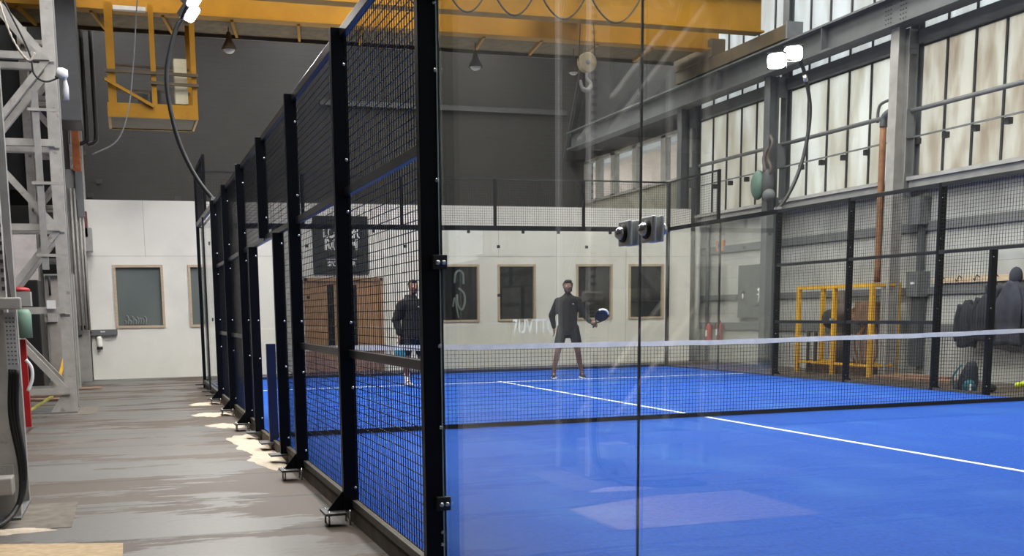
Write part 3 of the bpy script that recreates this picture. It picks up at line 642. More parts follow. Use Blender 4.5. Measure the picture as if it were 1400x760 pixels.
PW = .10  # post depth across the fence
def post(parent, y, z1, side=-1, x=0., foot=True, pd=PW, sub=True, z0=None, name='post'):
    """steel post on a long fence; side -1: outside is x<0"""
    s = side; a, b = (x-pd, x) if s < 0 else (x, x+pd)
    zb = -.03 if z0 is None else z0
    p = MB().box(a, b, y-.04, y+.02, zb, z1).build(name, M['post'], parent, .004)
    if foot and z0 is None:
        o_ = a if s < 0 else b; q = o_+s*.11
        g = MB().prism([(o_, .1), (q, -.03), (o_, -.03)], .008, 'y', y-.014) ; g.build('gusset', M['post'], p)
        MB().box(min(q-.03*(s < 0), b+.0), max(q+.03*(s > 0), a), y-.12, y+.1, -.045, -.03).build('base_plate', M['plate'], p)
        for dx in (q, o_-s*.03):
            for dy in (-.08, .06): MB().tube([(dx, y+dy, FL), (dx, y+dy, -.018)], .007, 6).build('anchor_bolt', M['steel'], p)
    elif z0 is None:
        MB().box(a-.1 if s < 0 else a, b if s < 0 else b+.1, y-.1, y+.08, -.045, -.03).build('base_plate', M['plate'], p)
    m_ = MB(); z = max(.25, zb+.12)
    zs = [z for z in (.16, .22, .72, 1.1, 1.48, 1.85, 2.33, 2.62) if zb < z < z1-.05] if sub == 'near' else [z for z in (.12, .78, 1.2, 1.9, 2.22, 2.8) if zb < z < z1-.05]
    for z in zs: MB().ball((x-.022 if s < 0 else x+.022, y-.042, z), .011, 8, (1, .6, 1)).build('bolt', M['steel'], p)
    return p
def wire_mesh(x, y0, y1, z0, z1, step=.05, t=.0043, axis='y'):
    mb = MB(); n = max(1, round((y1-y0)/step)); k = max(1, round((z1-z0)/step))
    def seg(a, b, z, zz, vert, off):
        # square wire
        if axis == 'y':
            if vert: mb.box(x-t/2+off, x+t/2+off, a-t/2, a+t/2, z, zz)
            else: mb.box(x-t/2+off, x+t/2+off, a, b, z-t/2, z+t/2)
        else:
            if vert: mb.box(a-t/2, a+t/2, x-t/2+off, x+t/2+off, z, zz)
            else: mb.box(a, b, x-t/2+off, x+t/2+off, z-t/2, z+t/2)
    for i in range(n+1): seg(y0+(y1-y0)*i/n, 0, z0, z1, True, 0)
    for j in range(k+1): seg(y0, y1, z0+(z1-z0)*j/k, 0, False, t)
    return mb
def side_fence(side, label, ys, yn):
    x = 0. if side < 0 else 10.; s = side; mx = x+s*.012; rx = x+s*.03
    f = thing('side_fence', label, 'fence', (x, 10, FL))
    A = lambda y, z, **k: post(f, y, z, side, x, **k)
    for y in ys: A(y, 3.02, sub='near' if y == ys[0] else True)
    for y in (9., 11.): A(y, 2.0, foot=False, name='door_post')
    A(10., 3.0, z0=2.02, name='short_post')
    def rail(y0, y1, z, h=.05, name='rail', m='rail'): 
        MB().box(min(x, x+s*.045), max(x, x+s*.045), y0, y1, z-h/2, z+h/2).build(name, M[m], f, .003)
    full = sorted(ys+[10.]); 
    for a, b in zip(full, full[1:]):
        rail(a+.02, b-.04, 2.99, .06, 'top_rail'); rail(a+.02, b-.04, 2.02)
        wire_mesh(mx, a+.02, b-.04, 2.05, 2.96).build('mesh_panel', M['wire'], f)
    segs = [(a, b) for a, b in zip(sorted(ys), sorted(ys)[1:]) if not (a < 10 < b)]
    for a, b in segs:
        rail(a+.02, b-.04, 1.0); rail(a+.02, b-.04, .012, .05, 'base_rail', 'kerb')
        wire_mesh(mx, a+.02, b-.04, .04, .975).build('mesh_panel', M['wire'], f)
        wire_mesh(mx, a+.02, b-.04, 1.025, 2.0).build('mesh_panel', M['wire'], f)
    for a, b in ((8., 9.), (11., 12.)):
        rail(a+.02, b-.04, .012, .05, 'base_rail', 'kerb'); wire_mesh(mx, a+.02, b-.04, .04, 2.0).build('mesh_panel', M['wire'], f)
    return f
fl = side_fence(-1, 'black steel mesh fence with tall posts along the left side of the court', [4., 6., 8., 12., 14., 16.], 4)
fr_ = side_fence(1, 'black steel mesh fence along the right side of the court', [4., 6., 8., 12., 14., 16.], 4)
# clamps on near left post
for z in (2.66, 1.48, .36):
    k = MB().box(-.055, .012, 3.925, 3.958, z-.03, z+.035).build('glass_clamp', M['rub'], fl, .003)
    for dx in (-.035, -.008): MB().ball((dx, 3.92, z), .012, 10, (1, .7, 1)).build('clamp_bolt', M['steel'], k)
# back fence: frame above glass at far end
bf = thing('back_fence', 'black frame and mesh band above the glass at the far end of the court', 'fence', (5, 20, FL))
for x in (-.06, 10.): MB().box(x, x+.06, 20., 20.08, FL, 4.0).build('corner_post', M['post'], bf, .004)
box('beam', M['post'], bf, 0., 10., 20.0, 20.06, 2.93, 3.03, bevel=.003); box('top_rail', M['rail'], bf, 0, 10., 20., 20.04, 3.97, 4.0)
box('base_rail', M['rail'], bf, 0, 10., 20.0, 20.05, -.02, .05)
for x in (2, 4, 6, 8): box('upper_post', M['post'], bf, x-.03, x+.03, 20.0, 20.05, 3.03, 3.98)
for x in (0, 2, 4, 6, 8): wire_mesh(20.02, x+.03, x+1.97, 3.03, 3.97, axis='x').build('mesh_panel', M['wire'], bf)
for side, x, lab in ((-1, 0., 'left'), (1, 10., 'right')):
    s = side
    ef = thing('corner_fence', 'black frame and mesh wing over the glass at the far %s corner' % lab, 'fence', (x, 19, 3), 'corner wings of the far end')
    X0, X1 = sorted((x, x+s*.05))
    box('upper_post', M['post'], ef, X0, X1, 17.97, 18.03, 3.0, 4.0); box('top_rail', M['rail'], ef, X0, X1, 18.03, 20, 3.97, 4.0)
    box('beam', M['grey'] if s < 0 else M['post'], ef, X0, X1, 16.02, 20, 2.95, 3.03)
    box('base_rail', M['kerb'], ef, X0, X1, 16.02, 20, -.03, .03)
    box('brace_tube', M['rail'], ef, *sorted((x+s*.06, x+s*.09)), 17.98, 18.02, -.03, 2.95)
    for yy in (18., 17.0, 19.9): box('foot_plate', M['plate'], ef, *sorted((x+s*.0, x+s*.22)), yy-.07, yy+.07, -.06, -.035)
    wire_mesh(x+s*.02, 18.03, 19.98, 3.03, 3.97).build('mesh_panel', M['wire'], ef)
# glass sheets
def sheet(ax, p, a, b, z1, label, m, clamps=(), group='court glass sheets'):
    g = thing('glass_sheet', label, 'glass panel', ((p, (a+b)/2, 0) if ax == 'x' else ((a+b)/2, p, 0)), group)
    t = .006
    if ax == 'x': MB().box(p-t, p+t, a+.004, b-.004, .005, z1).build('pane', m, g)
    else: MB().box(a+.004, b-.004, p-t, p+t, .005, z1).build('pane', m, g)
    for (u, z, big) in clamps:
        w = .035 if big else .03
        for sgn in (-1, 1):
            if ax == 'x': k = MB().box(*sorted((p+sgn*t, p+sgn*(t+.012))), u-w, u+w, z-w, z+w)
            else: k = MB().box(u-w, u+w, *sorted((p+sgn*t, p+sgn*(t+.012))), z-w, z+w)
            kk = k.build('clamp_plate', M['chrome'] if big else M['rub'], g, .004)
            if big: MB().lathe([(.001, 0), (.017, 0), (.019, .012), (.012, .022), (.001, .024)], (p+sgn*(t+.012), u, z), (sgn, 0, 0), 14).build('clamp_bolt', M['steel'], kk)
            if ax == 'x' and big and sgn == -1: MB().lathe([(.008, 0), (.026, 0), (.026, .004), (.008, .004)], (p+sgn*(t+.012), u, z), (sgn, 0, 0), 18).build('washer', M['rub'], kk)
    return g
sheet('x', -.012, 2.0, 3.96, 2.95, 'tall near glass sheet between the thick black post and the vertical joint', M['clear'], [(2.07, 1.47, True)])
sheet('x', -.012, 0.0, 2.0, 2.95, 'nearest tall glass sheet right of the vertical joint', M['clear'], [(1.93, 1.47, True)])
mb = MB().box(-.015, -.0095, 1.997, 2.003, 0, 2.95); o = mb.build('glass_joint', mat('seal_grey', (60, 66, 64), .4)); tag(o, 'thin dark seal between the two near glass sheets', 'seal')
mb = MB().box(-.018, -.013, 3.953, 3.958, 0, 2.95); o = mb.build('glass_edge_strip', mat('edge_green_white', (190, 205, 196), .3)); tag(o, 'pale edge of the near glass beside the thick black post', 'glass edge')
names = ['in front of the locker room doors', 'behind the player with white shoes', 'behind the dark windows left of the racket player', 'behind the racket player', 'next to the far right corner post']
for i in range(5):
    cl = [(i*2+.6, 2.9, False), (i*2+1.4, 2.9, False)]
    if i: cl.append((i*2+.05, 2.6, False)); cl.append((i*2+.05, 1.6, False))
    sheet('y', 19.97, i*2, i*2+2, 2.93, 'far glass sheet '+names[i], M['farclear'], cl)
sheet('x', -.0+.02, 18, 19.95, 2.94, 'left side glass sheet in the far corner, farther one', M['farclear'])
sheet('x', -.0+.02, 16.05, 18, 2.94, 'left side glass sheet near the left lamp mast', M['farclear'], [(17.9, 2.5, False), (17.9, 1.2, False)])
sheet('x', 9.98, 18, 19.95, 2.94, 'right side glass sheet beside the far right corner post', M['farclear'])
sheet('x', 9.98, 16.05, 18, 2.94, 'right side glass sheet in front of the dark wall panel', M['farclear'])

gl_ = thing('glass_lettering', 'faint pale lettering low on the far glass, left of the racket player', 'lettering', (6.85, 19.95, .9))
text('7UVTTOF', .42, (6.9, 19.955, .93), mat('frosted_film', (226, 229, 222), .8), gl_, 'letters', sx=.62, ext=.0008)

# net
nt_ = thing('court_net', 'black padel net with white top band across the court', 'net', (5, 10, 0))
def ztop(x): return .94-.045*math.sin(pi*x/10)+.003*math.sin(x*2.1)
mb = MB(); n = 238
for i in range(n+1):
    x = .02+9.96*i/n; mb.box(x-.0017, x+.0017, 9.9985, 10.0015, .03, ztop(x))
for j in range(20):
    zz = .04+j*.042; pts = []
    for i in range(0, 81):
        x = .02+9.96*i/80; pts.append((x, 10, .04+(ztop(x)-.06)*(j/20)))
    for a, b in zip(pts, pts[1:]): mb.bar(a, b, .003, .0034)
mb.build('netting', M['net'], nt_)
def band(zf0, zf1, t, name, m):
    mb = MB(); N_ = 120; vs = []; fs = []
    for i in range(N_+1):
        x = .02+9.96*i/N_
        for dy, z in ((-t, zf0(x)), (t, zf0(x)), (t, zf1(x)), (-t, zf1(x))): vs.append((x, 10+dy+.004*math.sin(x*3), z))
    for i in range(N_):
        for k in range(4): fs.append((i*4+k, i*4+(k+1) % 4, (i+1)*4+(k+1) % 4, (i+1)*4+k))
    fs += [(0, 1, 2, 3), tuple(N_*4+k for k in (3, 2, 1, 0))]
    mb.add(vs, fs).build(name, m, nt_)
band(lambda x: ztop(x)-.055-.003*math.sin(x*9), lambda x: ztop(x)+.002*math.sin(x*7), .006, 'top_band', M['tape'])
band(lambda x: .004, lambda x: .055, .006, 'bottom_band', M['net'])
for k, (x, l) in enumerate(((-.0, 'dark blue net post in the left doorway'), (9.9, 'dark net post in the right doorway'))):
    p = thing('net_post', l, 'post', (x, 10, FL), 'net posts'); MB().box(x-.07 if k == 0 else x+.03, x+.02 if k == 0 else x+.12, 9.94, 10.02, -.03, .97).build('post_tube', mat('net_post_navy', (16, 26, 58), .4), p, .006)
    MB().box(x-.17 if k == 0 else x+.0, x+.04 if k == 0 else x+.22, 9.86, 10.1, -.045, -.03).build('base_plate', M['plate'], p)

# curved floodlight masts
def mast(side, label):
    s = side; x = 0. if s < 0 else 10.
    f = thing('floodlight_mast', label, 'floodlight', (x, 16, 3.0), 'curved floodlight masts')
    def X(d): return x+s*d
    path = smooth_path([(X(.03), 16, 3.02), (X(.28), 16, 3.36), (X(.5), 16, 3.85), (X(.62), 16, 4.4), (X(.64), 16, 4.9), (X(.5), 16, 5.45), (X(.38), 16, 5.68)], 8)
    MB().tube(path, .035, 10).build('curved_pole', mat('mast_black', (28, 30, 32), .35), f)
    MB().box(*sorted((X(-.02), X(.08))), 15.96, 16.05, 3.02, 3.07).build('mast_bracket', M['steel'], f)
    if s > 0: MB().tube([(X(.54), 16, 5.28), (X(.51), 16, 5.4)], .04, 10).build('silver_sleeve', M['steel'], f)
    for k, (px, py, pz) in enumerate(((-.08, 16, 5.62), (.26, 16, 5.76)) if s > 0 else ((.22, 15.6, 5.86), (.22, 16.35, 5.86))):
        c = Vector((X(px), py, pz)); d = Vector((-s*.62, -.35, -.62)).normalized() if s < 0 else Vector((-.75, -.95, -.42)).normalized()
        u = Vector((0, 0, 1)); a = d.cross(u).normalized(); v = a.cross(d).normalized()
        def P(i, j, k_): return c+a*i+v*j+d*k_
        hd = MB(); w, h = .165, .14
        hd.add([P(i*w, j*h, k_) for k_ in (-.06, 0.02) for i, j in ((-1, -1), (1, -1), (1, 1), (-1, 1))], [(0, 1, 2, 3), (7, 6, 5, 4), (0, 4, 5, 1), (1, 5, 6, 2), (2, 6, 7, 3), (3, 7, 4, 0)])
        for q in range(7): hd.add([P((-1+q/3)*w*.95-.004+e*.008, j*h*.9, -.06-f_*.04) for e in (0, 1) for j in (-1, 1) for f_ in (0, 1)], [(0, 1, 3, 2), (4, 6, 7, 5), (1, 5, 7, 3), (0, 2, 6, 4)])
        ho = hd.build('lamp_head', M['dark2'], f)
        ln = MB(); oc = [(math.copysign(abs(math.cos(q*pi/12))**.5, math.cos(q*pi/12)), math.copysign(abs(math.sin(q*pi/12))**.5, math.sin(q*pi/12))) for q in range(24)]
        ln.add([P(i*w*.95, j*h*.93, .024) for i, j in oc], [tuple(range(24))]); ln.build('lens', M['lens'], ho)
        MB().tube([c-d*.06, Vector((X(.4), 16, 5.66))], .02, 8).build('arm', M['dark2'], ho)
        L_ = bpy.data.lights.new('floodlight_beam', 'SPOT'); L_.energy = 900; L_.spot_size = 2.3; L_.spot_blend = .6; L_.shadow_soft_size = .12; L_.color = (1, .97, .92)
        lo = bpy.data.objects.new('floodlight_beam', L_); COL.objects.link(lo); lo.location = c+d*.08-Vector((0, 0, 0)); lo.rotation_euler = d.to_track_quat('-Z', 'Y').to_euler()
    return f
mast(-1, 'curved black floodlight mast rising over the left fence, lamp seen edge on')
mast(1, 'curved black floodlight mast on the right fence with two glaring lamps')

# ------------------------------------------------------------------ lattice columns on the left
def lattice(y, label, ytop, near=False):
    c = thing('lattice_column', label, 'column', (-2.7, y, FL), 'grey lattice crane columns')
    xr, xl = -2.26, -3.3; d = .62
    for x in (xr, xl):
        for yy in (y, y+d):
            mb = MB(); mb.box(x-.08, x+.08, yy-.006, yy+.006, FL, ytop); mb.box(x+.068, x+.08, yy, yy+.09, FL, ytop); mb.box(x-.08, x-.068, yy, yy+.09, FL, ytop)
            mb.build('chord', M['grey2'] if yy == y else M['grey'], c)
    z = .16; k = 0; prev = None; lv = []
    while z < ytop: lv.append(z); z += 1.175
    for i, z in enumerate(lv):
        for yy in (y-.02, y+d+.02):
            MB().angle((xl, yy, z), (xr, yy, z), .09).build('strut', M['grey2'], c)
        if i:
            zp = lv[i-1]
            for yy in (y-.03, y+d):
                a, b = ((xl+.05, yy, z), (xr-.04, yy, zp+.03)) if i % 2 else ((xr-.04, yy, z), (xl+.05, yy, zp))
                MB().angle(a, b, .09, up=(0, 1, 0)).build('diagonal', M['grey2'], c)
            for xx in (xr, xl):
                MB().angle((xx, y, z), (xx, y+d, zp), .06, up=(1, 0, 0)).build('side_lacing', M['grey'], c)
    MB().prism([(xr-.3, FL), (xr+.05, FL), (xr+.05, FL+.38), (xr-.05, FL+.38)], .012, 'y', y-.03).build('gusset_plate', M['grey2'], c)
    box('base_plate', M['gdark'], c, xl-.1, xr+.085, y-.1, y+d+.1, FL, FL+.02)
    return c
c1 = lattice(7.0, 'near grey lattice column at the left edge with cables and a label strip', 10.5)
c2 = lattice(15.5, 'grey lattice column standing on the floor midway along the left side', 10.5)
lattice(24.6, 'far grey lattice column at the left end of the partition', 10.5)
for k, (y0, x1) in enumerate(((6.52, -1.83), (15.1, -1.9))):
    o = box('floor_pad', M['pad'], None, -4, x1, y0, y0+(1.0 if not k else 1.3), FL, FL+.004); tag(o, ['old concrete patch around the foot of the near lattice column', 'old concrete patch around the foot of the middle lattice column'][k], 'floor patch')
# extras on lattice columns
ls = box('label_strip', mat('label_white', (190, 190, 188), .6), c1, -2.2, -2.125, 6.955, 6.965, .9, 1.3); 
mb = MB()
for i in range(12):
    for j in range(3): mb.box(-2.19+.022*j, -2.178+.022*j, 6.952, 6.955, .95+i*.028, .96+i*.028)
mb.build('label_printing', M['gdark'], ls)
mb = MB()
for i in range(46): mb.box(-2.2, -2.18, 6.985, 6.992, 1.45+i*.06, 1.475+i*.06)
mb.build('punched_slots', M['dark2'], c1)
box('column_clip', M['grey2'], c1, -2.24, -2.08, 6.9, 6.96, 1.32, 1.4, bevel=.01)
box('junction_block', M['grey2'], c1, -2.4, -2.2, 6.75, 6.93, .08, .2, bevel=.01)
cv = thing('power_cable', 'thick black cables hanging down the near lattice column', 'cable', (-2.15, 6.9, 0))
for k in range(3): MB().tube(smooth_path([(-2.17+.02*k, 6.9-.02*k, .92), (-2.19+.018*k, 6.88, .6), (-2.15+.012*k, 6.86, .25), (-2.18+.0*k, 6.8, .0), (-2.35, 6.7-.1*k, FL+.02), (-2.9, 6.6-.1*k, FL+.02)], 8), .018, 8).build('strand', M['rub'], cv)
tr = thing('cable_tray', 'narrow vertical cable tray clipped to the middle lattice column', 'cable tray', (-2.5, 15.3, 1.9))
MB().box(-2.52, -2.43, 15.3, 15.36, 1.95, 4.4).build('tray', M['grey'], tr)
for z in (2.15, 3.15, 4.15): MB().box(-2.58, -2.16, 15.28, 15.3, z-.02, z+.02).build('clip', M['grey2'], tr)
tg = box('notice_tag', M['signw'], None, -2.5, -2.38, 15.38, 15.4, 1.4, 1.52); tag(tg, 'small white tag on the middle lattice column', 'tag')
cn = thing('security_camera', 'white camera on a bracket high on the middle lattice column', 'camera', (-2.1, 15.3, 4.3))
MB().lathe([(.001, 0), (.07, .01), (.085, .06), (.07, .13), (.001, .15)], (-2.1, 15.15, 4.55), (0.2, 0, 1), 14).build('dome', M['shoew'], cn)
MB().tube([(-2.08, 15.2, 4.62), (-2.05, 15.2, 4.45), (-2.06, 15.2, 4.28)], [.035, .04, .05], 10).build('arm', M['shoew'], cn)
MB().tube([(-2.18, 15.3, 4.6), (-2.1, 15.2, 4.62)], .015, 6).build('bracket', M['dark2'], cn)
MB().tube(smooth_path([(-2.08, 15.2, 4.6), (-2.3, 15.15, 4.5), (-2.45, 15.15, 4.6), (-2.5, 15.15, 4.9), (-2.8, 15.2, 5.6)], 6), .014, 6).build('lead', M['rub'], cn)
ch = MB()
pts = smooth_path([(-2.95, 14.9, 6.0), (-2.82, 14.9, 5.5), (-2.68, 14.9, 5.0), (-2.5, 14.9, 4.72), (-2.4, 14.9, 4.82)], 9)
ch.tube(pts, [.02 if i % 2 else .011 for i in range(len(pts))], 6); o = ch.build('hanging_chain', mat('pale_chain', (190, 180, 165), .5)); tag(o, 'pale segmented chain hanging across the middle lattice column', 'chain')
# stuff behind the lattice columns
o = box('wall_left_partition', mat('store_wall', (196, 188, 184), .8), None, -5.2, -3.0, 20.9, 21.0, 1.95, 3.0); struct(o, 'pale store wall seen between the lattice bars', 'wall')
o = box('cabinet_black', M['black'], None, -3.9, -2.9, 19.4, 20.4, FL, 1.95, bevel=.02); o.name = 'storage_cabinet'; tag(o, 'tall black storage cabinet behind the middle lattice column', 'cabinet')
gd = thing('steel_cupboard', 'grey steel cupboard left of the white partition', 'cupboard', (-2.6, 20.6, FL))
box('body', M['grey'], gd, -2.88, -2.35, 20.6, 21.1, FL, 2.1); box('door', mat('cupboard_door', (162, 154, 148), .6), gd, -2.84, -2.42, 20.58, 20.6, FL+.1, 2.0); box('shelf_bar', M['dark2'], gd, -2.86, -2.4, 20.54, 20.58, 2.02, 2.07); MB().tube([(-2.78, 20.55, 2.05), (-2.78, 20.55, 1.7)], .02, 6).build('pull_rod', M['dark2'], gd)
box('plate', M['grey2'], gd, -2.85, -2.68, 20.5, 20.58, 1.2, 1.42)
rf = thing('fire_hose_station', 'red hose reel stand behind the near lattice column', 'fire equipment', (-2.75, 13.6, FL))
box('stand', M['red'], rf, -2.76, -2.66, 13.6, 13.7, FL, 1.0); MB().lathe([(.001, 0), (.09, 0), (.09, .3), (.06, .36), (.001, .36)], (-2.65, 13.5, 1.02), n=14).build('green_bottle', mat('green_bottle', (120, 150, 132), .5), rf)
MB().ball((-2.68, 13.6, 1.62), .12, 12, (1, 1, .35)).build('red_cap', M['red'], rf); box('grey_box', M['grey'], rf, -2.8, -2.56, 13.5, 13.75, 1.42, 1.6)
MB().tube(smooth_path([(-2.66, 13.45, .75), (-2.6, 13.45, .65), (-2.6, 13.45, .5), (-2.66, 13.45, .35)], 6), .022, 8).build('white_hose', M['shoew'], rf)
o = MB().bar((-2.74, 19.6, FL), (-2.56, 20.4, .64), .05, .03).build('yellow_plank', M['yel2']); tag(o, 'bright yellow pole leaning behind the middle lattice column', 'pole')
o = MB().bar((-2.9, 15.3, FL+.02), (-2.55, 15.9, .1), .05, .02).build('yellow_strap', mat('dull_yellow', (176, 172, 84), .7)); tag(o, 'dull yellow strap at the foot of the middle lattice column', 'strap')
for k, (xa, ya, xb, yb, l) in enumerate(((-3.1, 19.0, -2.4, 18.9, 'splintered board on the floor beneath the yellow pole'), (-2.7, 20.6, -1.95, 20.7, 'orange offcut board on the floor by the partition'), (-3.2, 18.2, -2.5, 17.9, 'loose narrow board on the floor nearest the column foot'))):
    o = MB().bar((xa, ya, FL+.02), (xb, yb, FL+.03), .16, .03).build('timber_board', M['plank']); tag(o, l, 'board', 'loose boards by the left wall')
# services column at left end of partition
sv = thing('service_column', 'cluster of grey pipes and trunking at the left end of the white partition', 'pipes', (-2.35, 23.4, FL))
box('trunking', M['gdark'], sv, -2.62, -2.4, 23.5, 23.7, FL, 8.2); box('pale_trunking', M['grey'], sv, -2.5, -2.3, 23.3, 23.5, 1.1, 4.4)
for k, x in enumerate((-2.42, -2.34, -2.26, -2.2)): MB().tube([(x, 23.25, 1.0+.0*k), (x, 23.25, 4.0)], .025, 8).build('pipe', M['grey2'], sv)
box('orange_section', M['orange'], sv, -2.33, -2.18, 23.2, 23.35, 4.35, 5.4); box('upper_section', M['gdark'], sv, -2.33, -2.18, 23.2, 23.35, 5.4, 6.7); box('lower_section', M['gdark'], sv, -2.3, -2.16, 23.2, 23.35, 3.4, 4.35)
box('lower_casing', M['grey'], sv, -2.62, -2.22, 23.4, 23.9, FL, 1.0); box('corbel', M['sill'], sv, -2.35, -2.05, 23.5, 23.9, 2.7, 3.2)
box('red_strip', mat('maroon', (110, 60, 62), .6), sv, -2.2, -2.13, 23.5, 23.9, 3.0, 3.55)
dp = thing('black_downpipe', 'black downpipes with a curved foot on the dark wall left of the cab', 'pipe', (-2.1, 24.5, 5))
for k, x in enumerate((-2.05, -1.85)): MB().tube(smooth_path([(x, 24.4, 10.2), (x, 24.4, 6.5), (x, 24.4, 5.35), (x-.04, 24.4, 5.15), (x-.2, 24.4, 5.08)], 6), .05, 8).build('pipe', M['rub'], dp)
# dark plant behind the columns
o = box('duct_casing', M['dark2'], None, -4.8, -2.45, 25.5, 29, 4.2, 10.3); tag(o, 'large dark casing high behind the lattice columns', 'duct')
o = MB().box(-2.55, -2.05, 21.2, 22.4, 5.05, 9.9).build('vertical_duct', mat('duct_grey', (58, 59, 61), .6)); tag(o, 'dark grey vertical duct right of the middle lattice column', 'duct')

# sand spills, chipboard
def spill(cx, cy, rx, ry, label, seed, ang=0., name='sand_spill'):
    r = random.Random(seed); n = 48; vs = [(cx, cy, FL+.018)]; fs = []
    for ring, (k, h) in enumerate(((.55, .014), (1., .001))):
        for i in range(n):
            a = 2*pi*i/n; q = k*(1+.2*math.sin(2*a+seed)+.12*math.sin(5*a+seed*2)+.09*math.sin(11*a+seed*3)+.12*r.random())
            u, v = rx*q*math.cos(a), ry*q*math.sin(a); vs.append((cx+u*math.cos(ang)-v*math.sin(ang), cy+u*math.sin(ang)+v*math.cos(ang), FL+h))
    for i in range(n): fs.append((0, 1+i, 1+(i+1) % n)); fs.append((1+i, 1+n+i, 1+n+(i+1) % n, 1+(i+1) % n))
    o = MB().add(vs, fs, True).build(name, M['sand']); tag(o, label, 'sand', 'sand spills along the left fence', 'stuff')
spill(-.3, 16.1, .2, .3, 'pale sand patch by the farthest fence foot', 1)
spill(-.32, 14.2, .22, .35, 'pale sand patch by the second farthest fence foot', 2)
spill(-.28, 12.6, .2, .3, 'pale sand patch just beyond the doorway', 3)
spill(-.2, 10.6, .2, .75, 'long pale sand heap in front of the left doorway', 4)
spill(-.16, 9.4, .2, .6, 'pale sand heap at the near side of the left doorway', 5)
o = MB().add([(-3.0, 5.1, FL+.008), (-1.5, 5.1, FL+.008), (-1.5, 5.86, FL+.008), (-2.3, 6.12, FL+.008), (-3.0, 6.1, FL+.008), (-3.0, 5.1, FL), (-1.5, 5.1, FL), (-1.5, 5.86, FL), (-2.3, 6.12, FL), (-3.0, 6.1, FL)], [(0, 1, 2, 3, 4), (9, 8, 7, 6, 5), (0, 5, 6, 1), (1, 6, 7, 2), (2, 7, 8, 3), (3, 8, 9, 4), (4, 9, 5, 0)]).build('chipboard_sheet', M['ply']); tag(o, 'raw chipboard sheet on the floor at the bottom left', 'board')
spill(-2.25, 6.5, .25, .1, 'pale dust patch on the floor by the near lattice column', 8)

# ------------------------------------------------------------------ people
def ico():
    b = bmesh.new(); bmesh.ops.create_icosphere(b, subdivisions=2, radius=1.); p = [v.co.copy() for v in b.verts]; b.free(); return p
ICO = ico()
def hull(bm, a, ra, b, rb, sa=(1, 1, 1), sb=(1, 1, 1)):
    for c, r, s in ((a, ra, sa), (b, rb, sb)):
        for q in ICO: bm.verts.new((c[0]+q.x*r*s[0], c[1]+q.y*r*s[1], c[2]+q.z*r*s[2]))
    bmesh.ops.convex_hull(bm, input=list(bm.verts), use_existing_faces=False)
    loose = [v for v in bm.verts if not v.link_faces]
    if loose: bmesh.ops.delete(bm, geom=loose, context='VERTS')
def grow(parts, c, k=1.12):
    c = Vector(c); return [(c+(Vector(p[0])-c)*k, p[1]*k, c+(Vector(p[2])-c)*k, p[3]*k)+tuple(p[4:]) for p in parts]
def bodymesh(name, parts, m, T, parent, vox=.011, sm=6):
    """tapered capsules fused into one continuous skin"""
    me = bpy.data.meshes.new(name); total = bmesh.new()
    for p in parts:
        b = bmesh.new(); hull(b, *p); tmp = bpy.data.meshes.new('t'); b.to_mesh(tmp); b.free(); total.from_mesh(tmp); bpy.data.meshes.remove(tmp)
    total.transform(T); bmesh.ops.recalc_face_normals(total, faces=total.faces); total.to_mesh(me); total.free()
    tmp = bpy.data.objects.new('tmp', me); COL.objects.link(tmp)
    r = tmp.modifiers.new('r', 'REMESH'); r.mode = 'VOXEL'; r.voxel_size = vox
    s = tmp.modifiers.new('s', 'SMOOTH'); s.factor = .5; s.iterations = sm
    bpy.context.view_layer.update(); dg = bpy.context.evaluated_depsgraph_get()
    me2 = bpy.data.meshes.new_from_object(tmp.evaluated_get(dg)); bpy.data.objects.remove(tmp)
    me2.polygons.foreach_set('use_smooth', [True]*len(me2.polygons)); me2.materials.clear(); me2.materials.append(m); me2.name = name
    o = bpy.data.objects.new(name, me2); COL.objects.link(o)
    if parent: o.parent = parent
    return o
def hand(w, d, side, curl=.6, s=1.):
    """capsules of a hand: w wrist, d direction of the fingers, side = thumb direction"""
    w = Vector(w); d = Vector(d).normalized(); sd = Vector(side); sd = (sd-d*sd.dot(d)).normalized(); nrm = d.cross(sd).normalized()
    P = []; k = w+d*.085*s
    P.append((w, .024*s, w+d*.03*s, .03*s)); 
    for i in range(4): P.append((w+d*.02*s+sd*(.024-.016*i)*s, .016*s, k+sd*(.03-.02*i)*s, .0115*s))
    ln = (.036, .042, .038, .03)
    for i in range(4):
        b = k+sd*(.031-.0205*i)*s; dd = (d+nrm*curl*.7).normalized(); c = b+dd*ln[i]*s; e = c+(d*.6+nrm*curl*1.3).normalized()*ln[i]*.8*s
        P.append((b, .0098*s, c, .0088*s)); P.append((c, .0088*s, e, .0072*s))
    t0 = w+d*.03*s+sd*.026*s; t1 = t0+(sd*.7+d*.8+nrm*.3).normalized()*.036*s; t2 = t1+(d+nrm*.5).normalized()*.03*s
    P.append((t0, .013*s, t1, .0105*s)); P.append((t1, .0105*s, t2, .0085*s))
    return P
